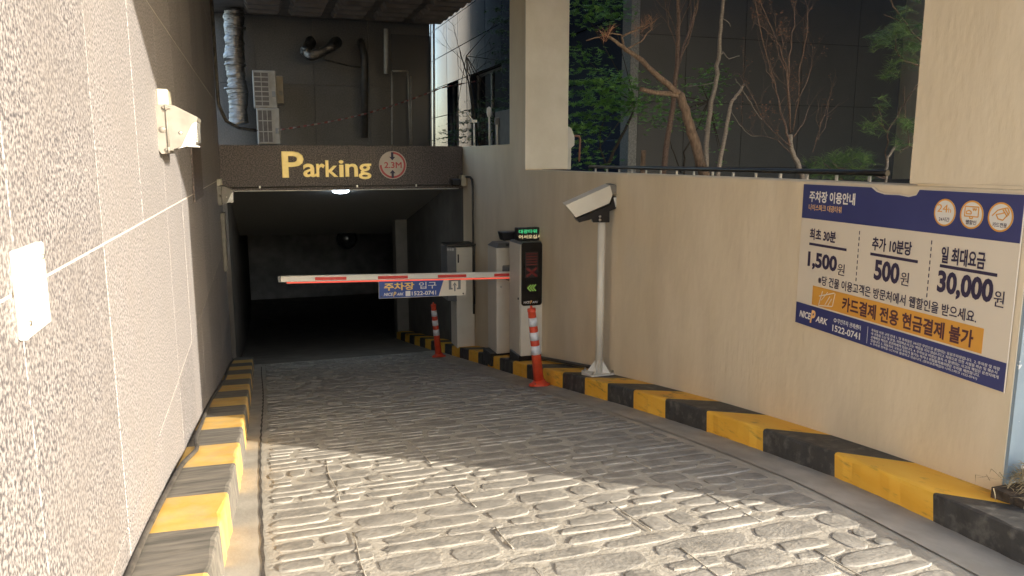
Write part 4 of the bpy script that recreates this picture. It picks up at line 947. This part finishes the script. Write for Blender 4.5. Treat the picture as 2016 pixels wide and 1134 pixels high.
# pruned pine with long bare branch
t = thing('pruned_pine', 'pruned pine with orange bark, one long bare branch rising left and a cut stub', 'tree', onY(1385, 348, Yt))
mb = MB(); limb(mb, [onY(1388, 356, Yt), onY(1372, 290, Yt), onY(1352, 230, Yt), onY(1338, 184, Yt)], .046, .034, 9, .004)
part('trunk', mb, 'bark_pine', t)
mb = MB(); limb(mb, [onY(1338, 186, Yt), onY(1310, 162, Yt), onY(1285, 140, Yt - .05), onY(1255, 112, Yt - .1), onY(1232, 98, Yt - .15), onY(1215, 84, Yt - .2), onY(1196, 72, Yt - .2)], .028, .010, 8, .004)
limb(mb, [onY(1228, 94, Yt - .15), onY(1224, 72, Yt - .2), onY(1245, 62, Yt - .25), onY(1268, 50, Yt - .3)], .010, .006, 6, .003)
limb(mb, [onY(1234, 96, Yt - .15), onY(1262, 82, Yt - .1), onY(1280, 60, Yt), onY(1284, 44, Yt)], .007, .004, 6, .003)
limb(mb, [onY(1224, 70, Yt - .2), onY(1205, 66, Yt - .2), onY(1170, 75, Yt - .2), onY(1154, 80, Yt - .2)], .006, .003, 5, .003)
part('branch', mb, 'bark_pine', t)
mb = MB(); limb(mb, [onY(1340, 190, Yt), onY(1318, 184, Yt), onY(1290, 183, Yt - .05), onY(1262, 175, Yt - .1)], .022, .017, 8, .003); part('stub', mb, 'bark_pine', t)
mb = MB()
for x, y_ in ((1196, 62), (1204, 55), (1188, 66), (1262, 50), (1274, 40), (1284, 38), (1250, 54)): needles(mb, onY(x, y_, Yt - .25), (random.uniform(-.2, .6), 0, 1), 26, .10, .0012, .6)
part('dead_needles', mb, 'needle_dead', t)
# slim red trunk
t = thing('slim_red_tree', 'slim straight red-brown trunk with upright twigs behind the pruned pine', 'tree', onY(1306, 348, 6.4))
mb = MB(); Y2 = 6.4
limb(mb, [onY(1304, 356, Y2), onY(1314, 270, Y2), onY(1328, 190, Y2), onY(1333, 110, Y2), onY(1336, 40, Y2), onY(1334, -40, Y2)], .030, .014, 8, .004); part('trunk', mb, 'bark_red', t)
mb = MB(); tips = []
limb(mb, [onY(1334, 130, Y2), onY(1350, 80, Y2 + .1), onY(1368, 20, Y2 + .2), onY(1385, -30, Y2 + .2)], .012, .006, 6, .006)
limb(mb, [onY(1335, 125, Y2), onY(1360, 70, Y2), onY(1378, 0, Y2), onY(1382, -30, Y2)], .009, .005, 6, .006)
for x, y_ in ((1334, 100), (1335, 60), (1336, 30), (1356, 60), (1368, 25), (1334, 80)): twigs(mb, onY(x, y_, Y2), Vector((random.uniform(-.6, .8), 0, 1)), .28, .004, 2, tips, .35)
part('twigs', mb, 'bark_red', t)
# grey trunks
t = thing('grey_tree', 'thin bare grey trunk with hooked side twigs right of the pruned pine', 'tree', onY(1388, 348, 5.9))
mb = MB(); Y3 = 5.9
limb(mb, [onY(1388, 356, Y3), onY(1391, 280, Y3), onY(1400, 200, Y3), onY(1411, 160, Y3), onY(1415, 100, Y3), onY(1420, 40, Y3), onY(1427, -30, Y3)], .024, .013, 8, .004); part('trunk', mb, 'bark_grey', t)
mb = MB(); 
limb(mb, [onY(1418, 34, Y3), onY(1432, 42, Y3), onY(1438, 52, Y3)], .006, .003, 5, .004); limb(mb, [onY(1416, 112, Y3), onY(1424, 102, Y3), onY(1434, 116, Y3), onY(1456, 110, Y3)], .006, .003, 5, .004)
limb(mb, [onY(1410, 162, Y3), onY(1380, 168, Y3), onY(1352, 170, Y3)], .004, .002, 5, .002); limb(mb, [onY(1392, 262, Y3), onY(1386, 254, Y3)], .005, .004, 5); part('twigs', mb, 'bark_grey', t)
t = thing('grey_snag', 'short bent grey snag right of the thin grey trunk', 'tree', onY(1412, 348, 5.4)); Y4 = 5.4
mb = MB(); limb(mb, [onY(1411, 356, Y4), onY(1422, 290, Y4), onY(1434, 230, Y4), onY(1440, 200, Y4), onY(1452, 185, Y4), onY(1466, 166, Y4)], .018, .010, 8, .003); part('trunk', mb, 'bark_grey', t)
mb = MB(); limb(mb, [onY(1440, 215, Y4), onY(1455, 245, Y4), onY(1480, 268, Y4), onY(1502, 268, Y4)], .003, .002, 4, .004); limb(mb, [onY(1448, 155, Y4), onY(1464, 180, Y4), onY(1482, 210, Y4), onY(1500, 235, Y4)], .003, .003, 4, .003); part('twigs', mb, 'bark_grey', t)
t = thing('sawn_stump', 'short sawn stump behind the wall near the pale corner stone', 'stump', onY(1266, 345, 6.6)); mb = MB(); limb(mb, [onY(1264, 352, 6.6), onY(1266, 320, 6.6), onY(1267, 296, 6.6)], .026, .022, 9, .002); part('trunk', mb, 'bark_pine', t)
# seed tree
t = thing('dry_leaf_tree', 'bare twiggy tree with dry reddish leaves in the middle of the planter', 'tree', onY(1582, 355, 5.0)); Y5 = 5.0
mb = MB(); limb(mb, [onY(1584, 362, Y5), onY(1572, 325, Y5), onY(1558, 295, Y5), onY(1555, 265, Y5)], .022, .017, 9, .003); part('trunk', mb, 'bark_grey', t)
tips = []; mb = MB()
Ls = [([(1556, 285), (1548, 255), (1538, 220), (1528, 170), (1512, 120), (1495, 50), (1482, -20)], .012), ([(1556, 262), (1554, 200), (1549, 140), (1535, 90), (1520, 60), (1500, 10), (1492, -20)], .010), ([(1556, 262), (1552, 190), (1555, 110), (1562, 50), (1570, -20)], .010),
      ([(1560, 260), (1572, 200), (1575, 130), (1588, 70), (1592, 20), (1580, -20)], .009), ([(1558, 290), (1530, 265), (1505, 240), (1485, 200), (1470, 170), (1455, 145)], .006), ([(1562, 270), (1580, 245), (1590, 215)], .005), ([(1556, 300), (1530, 275), (1505, 268), (1480, 266), (1455, 240)], .004),
      ([(1568, 200), (1590, 160), (1598, 120), (1600, 90)], .005), ([(1528, 165), (1510, 140), (1500, 100)], .005), ([(1553, 150), (1535, 110), (1528, 60), (1526, 20)], .006), ([(1530, 80), (1505, 55), (1485, 45), (1480, 60)], .004)]
for pts, r0 in Ls:
    o_ = limb(mb, [onY(x, y_, Y5 + .15 * math.sin(i + r0 * 900)) for i, (x, y_) in enumerate(pts)], r0 * .75, r0 * .22, 6, .0035)
    for k in range(3, len(o_), 2): twigs(mb, o_[k], Vector((random.gauss(0, .45), random.gauss(0, .45), 1)), random.uniform(.07, .17), max(.0012, r0 * .2), 2, tips, .32)
for x, y_ in ((1600, 300), (1605, 280), (1612, 250)): twigs(mb, onY(x, y_, Y5 + .4), Vector((.3, 0, 1)), .22, .004, 2, tips, .35)
part('branches', mb, 'bark_red', t)
mb = MB()
for e in tips:
    q_ = e.x / e.y
    if random.random() < .26:
        for _ in range(random.choice((1, 2, 4))): leaf(mb, e + Vector((random.gauss(0, .012), random.gauss(0, .012), random.gauss(0, .012))), .016)
part('dry_leaves', mb, 'seed', t)
# right pine
t = thing('green_pine', 'bushy green pine with long needles beside the near pillar', 'tree', onY(1745, 365, 4.6)); Y6 = 4.6
mb = MB(); limb(mb, [onY(1745, 370, Y6), onY(1744, 345, Y6), onY(1748, 310, Y6), onY(1762, 290, Y6)], .012, .009, 7, .003); part('trunk', mb, 'bark_grey', t)
mb = MB(); nd = MB()
for pts, r0 in (([(1745, 345), (1744, 300), (1748, 258), (1770, 220), (1800, 175), (1830, 140)], .006), ([(1745, 262), (1735, 235), (1730, 200)], .004), ([(1748, 258), (1728, 240), (1718, 222)], .003), ([(1745, 352), (1700, 342), (1650, 330), (1640, 320)], .003), ([(1745, 350), (1715, 338), (1690, 330)], .003),
                ([(1815, 130), (1780, 120), (1762, 95), (1765, 60)], .006), ([(1820, 90), (1790, 55), (1775, 35), (1755, 5), (1748, -20)], .007), ([(1790, 55), (1765, 38), (1740, 28)], .004), ([(1815, 315), (1790, 285), (1782, 240), (1780, 170)], .005), ([(1770, 300), (1800, 280), (1830, 265)], .003)):
    limb(mb, [onY(x, y_, Y6 + random.uniform(-.1, .1)) for x, y_ in pts], r0, r0 * .5, 6, .004)
part('branches', mb, 'bark_red', t)
cl = [(1785, 15, 7), (1770, 40, 7), (1755, 60, 10), (1740, 75, 9), (1790, 60, 9), (1812, 50, 8), (1728, 78, 6), (1775, 90, 8), (1805, 90, 7), (1795, 110, 6), (1757, 132, 6), (1748, 140, 4), (1744, 200, 4), (1716, 246, 6), (1730, 236, 3), (1780, 240, 7), (1795, 240, 6), (1770, 275, 5), (1805, 245, 5)]
for x, y_, n_ in cl:
    for _ in range(n_): needles(nd, onY(x + random.gauss(0, 9), y_ + random.gauss(0, 8), Y6 + random.gauss(0, .12)), (random.gauss(-.2, .6), random.gauss(0, .6), random.uniform(-.1, 1)), 24, .085, .0014, .75)
part('needles', nd, 'needle', t)
t = thing('creeping_pine', 'low spreading clump of green pine needles behind the wall left of the green pine', 'shrub', onY(1660, 350, 5.6))
nd = MB(); mb = MB()
for x, y_ in [(1590 + 9 * i, 318 + 8 * math.sin(i * 1.3)) for i in range(15)] + [(1640 + 8 * i, 302 + 5 * math.sin(i)) for i in range(9)] + [(1600 + 10 * i, 338) for i in range(12)]:
    needles(nd, onY(x, y_, 5.6 + random.gauss(0, .15)), (random.gauss(0, .5), random.gauss(0, .3), 1), 60, .11, .0015, .8)
limb(mb, [onY(1660, 356, 5.6), onY(1640, 335, 5.6), onY(1620, 320, 5.6)], .008, .004, 5); part('stems', mb, 'bark_red', t); part('needles', nd, 'needle', t)
# maples
def maple(name, label, base, stems, clumps, s, n, m='leaf', cat='tree'):
    t = thing(name, label, cat, base); mb = MB()
    for pts, r0 in stems: limb(mb, pts, r0, r0 * .35, 6, .01)
    part('trunk', mb, 'bark_dark', t); lf = MB(); tw_ = MB()
    for c, rx_, ry_, rz_ in clumps:
        for _ in range(int(n * rx_ * rz_ / .12)):
            a = Vector((random.gauss(0, .36), random.gauss(0, .36), random.gauss(0, .30)))
            h_ = round(a.z * 3) / 3 + random.gauss(0, .03)          # foliage in flat sprays
            p = Vector(c) + Vector((a.x * rx_, a.y * ry_, h_ * rz_ - .12 * abs(a.x) * rx_)); leaf(lf, p, s * random.uniform(.7, 1.2))
        tw_.tube([Vector(stems[0][0][-1]), Vector(c)], [.008, .003], 4, cap=False)
    part('crown', lf, m, t); part('twigs', tw_, 'bark_dark', t); return t
o1 = onY(1195, 345, 9.2)
maple('maple_tree', 'dark green leafy maple filling the gap right of the off-white column', o1, [([onY(1192, 350, 9.2), onY(1205, 300, 9.2), onY(1240, 240, 9.2), onY(1250, 200, 9.3)], .03), ([onY(1195, 330, 9.2), onY(1180, 280, 9.2), onY(1190, 230, 9.2)], .015)],
      [(onY(1150, 20, 8.9), .5, .5, .35), (onY(1200, 10, 8.9), .5, .5, .35), (onY(1140, 105, 9), .4, .5, .2), (onY(1160, 160, 9), .65, .6, .4), (onY(1200, 175, 8.9), .6, .6, .35), (onY(1150, 225, 9), .6, .6, .45), (onY(1235, 170, 8.9), .6, .5, .25), (onY(1140, 260, 8.9), .4, .5, .3), (onY(1215, 215, 9), .6, .5, .3), (onY(1250, 210, 8.8), .5, .5, .2), (onY(1165, 310, 8.9), .4, .4, .2)], .07, 125)
maple('maple_tree', 'smaller green maple growing behind the slim trunks', onY(1345, 345, 7.4), [([onY(1345, 352, 7.4), onY(1350, 300, 7.4), onY(1375, 250, 7.4), onY(1395, 200, 7.4)], .014), ([onY(1340, 340, 7.4), onY(1328, 300, 7.4), onY(1318, 270, 7.4)], .010)],
      [(onY(1380, 165, 7.4), .42, .4, .25), (onY(1405, 150, 7.4), .25, .3, .2), (onY(1395, 195, 7.4), .25, .3, .15), (onY(1330, 235, 7.4), .42, .4, .18), (onY(1375, 235, 7.4), .35, .3, .2), (onY(1320, 215, 7.4), .35, .3, .15), (onY(1410, 240, 7.4), .3, .3, .14), (onY(1415, 295, 7.4), .15, .2, .06), (onY(1425, 318, 7.4), .12, .2, .05), (onY(1290, 180, 7.8), .3, .3, .15), (onY(1280, 235, 7.8), .3, .3, .12)], .045, 150)
maple('shrub', 'dark leafy shrub seen left of the column in front of the polished facade', onY(930, 285, 13), [([onY(945, 290, 13), onY(935, 240, 13), onY(925, 150, 13), onY(918, 110, 13)], .02)],
      [(onY(950, 235, 13), .6, .6, .5), (onY(920, 255, 13), .6, .5, .35), (onY(985, 215, 13), .6, .6, .5), (onY(890, 270, 13), .5, .4, .22), (onY(985, 255, 13), .4, .4, .35), (onY(990, 120, 13), .25, .3, .5), (onY(980, 40, 12), .3, .3, .5)], .05, 150, 'leaf_dark', 'shrub')
t = thing('bare_sapling', 'bare dark sapling with fine twigs in front of the polished facade', 'tree', onY(930, 285, 14)); mb = MB(); tips = []
limb(mb, [onY(932, 290, 14), onY(930, 220, 14), onY(920, 150, 14), onY(908, 110, 14), onY(905, 100, 14)], .016, .008, 6, .005)
for x, y_, dx in ((922, 160, -.6), (912, 120, -.8), (908, 105, -.3), (926, 180, .7), (928, 150, .8), (920, 140, .5)): twigs(mb, onY(x, y_, 14), Vector((dx, 0, .8)), .35, .006, 3, tips, .45)
part('branches', mb, 'bark_dark', t)
# dry grass at the wall end
mb = MB()
for _ in range(420):
    a, q = random.uniform(0, 6.28), abs(random.gauss(0, .075)); c = Vector((2.73 + q * math.cos(a), 1.94 + q * math.sin(a), -1.225 + max(0, .14 - q) * random.uniform(.1, .9)))
    d = Vector((random.gauss(0, 1), random.gauss(0, 1), random.gauss(.3, .5))).normalized(); e = (d + Vector((random.gauss(0, .5), random.gauss(0, .5), -.7))).normalized(); L = random.uniform(.04, .10); w = d.cross(Vector((0, 0, 1))).normalized() * .0022
    q1, q2 = c + d * L * .5, c + d * L * .5 + e * L * .5; mb.add([c - w, c + w, q1 + w, q1 - w, q2], [(0, 1, 2, 3), (3, 2, 4)])
tag(part('dry_grass', mb, 'straw'), 'tangled dry straw grass at the blue painted wall end', 'grass'); bpy.data.objects['dry_grass']['kind'] = 'stuff'
op = thing('added_shade_pillar', 'unseen beige pillar added beyond the right edge to shade the wall end', 'pillar', (3.6, 1.4, -1.2))
part('shaft', MB().box(3.30, 3.95, .98, 1.80, -1.3, 2.4, .006), 'stucco', op)  # added out of view to cast shade on the wall end and ramp
struct('verge_soil', MB().box(2.62, 3.35, .6, 2.035, -1.6, gz(1.8) + KH - .02), 'soil')
print('stones', len(stones), 'objects', len(bpy.data.objects))
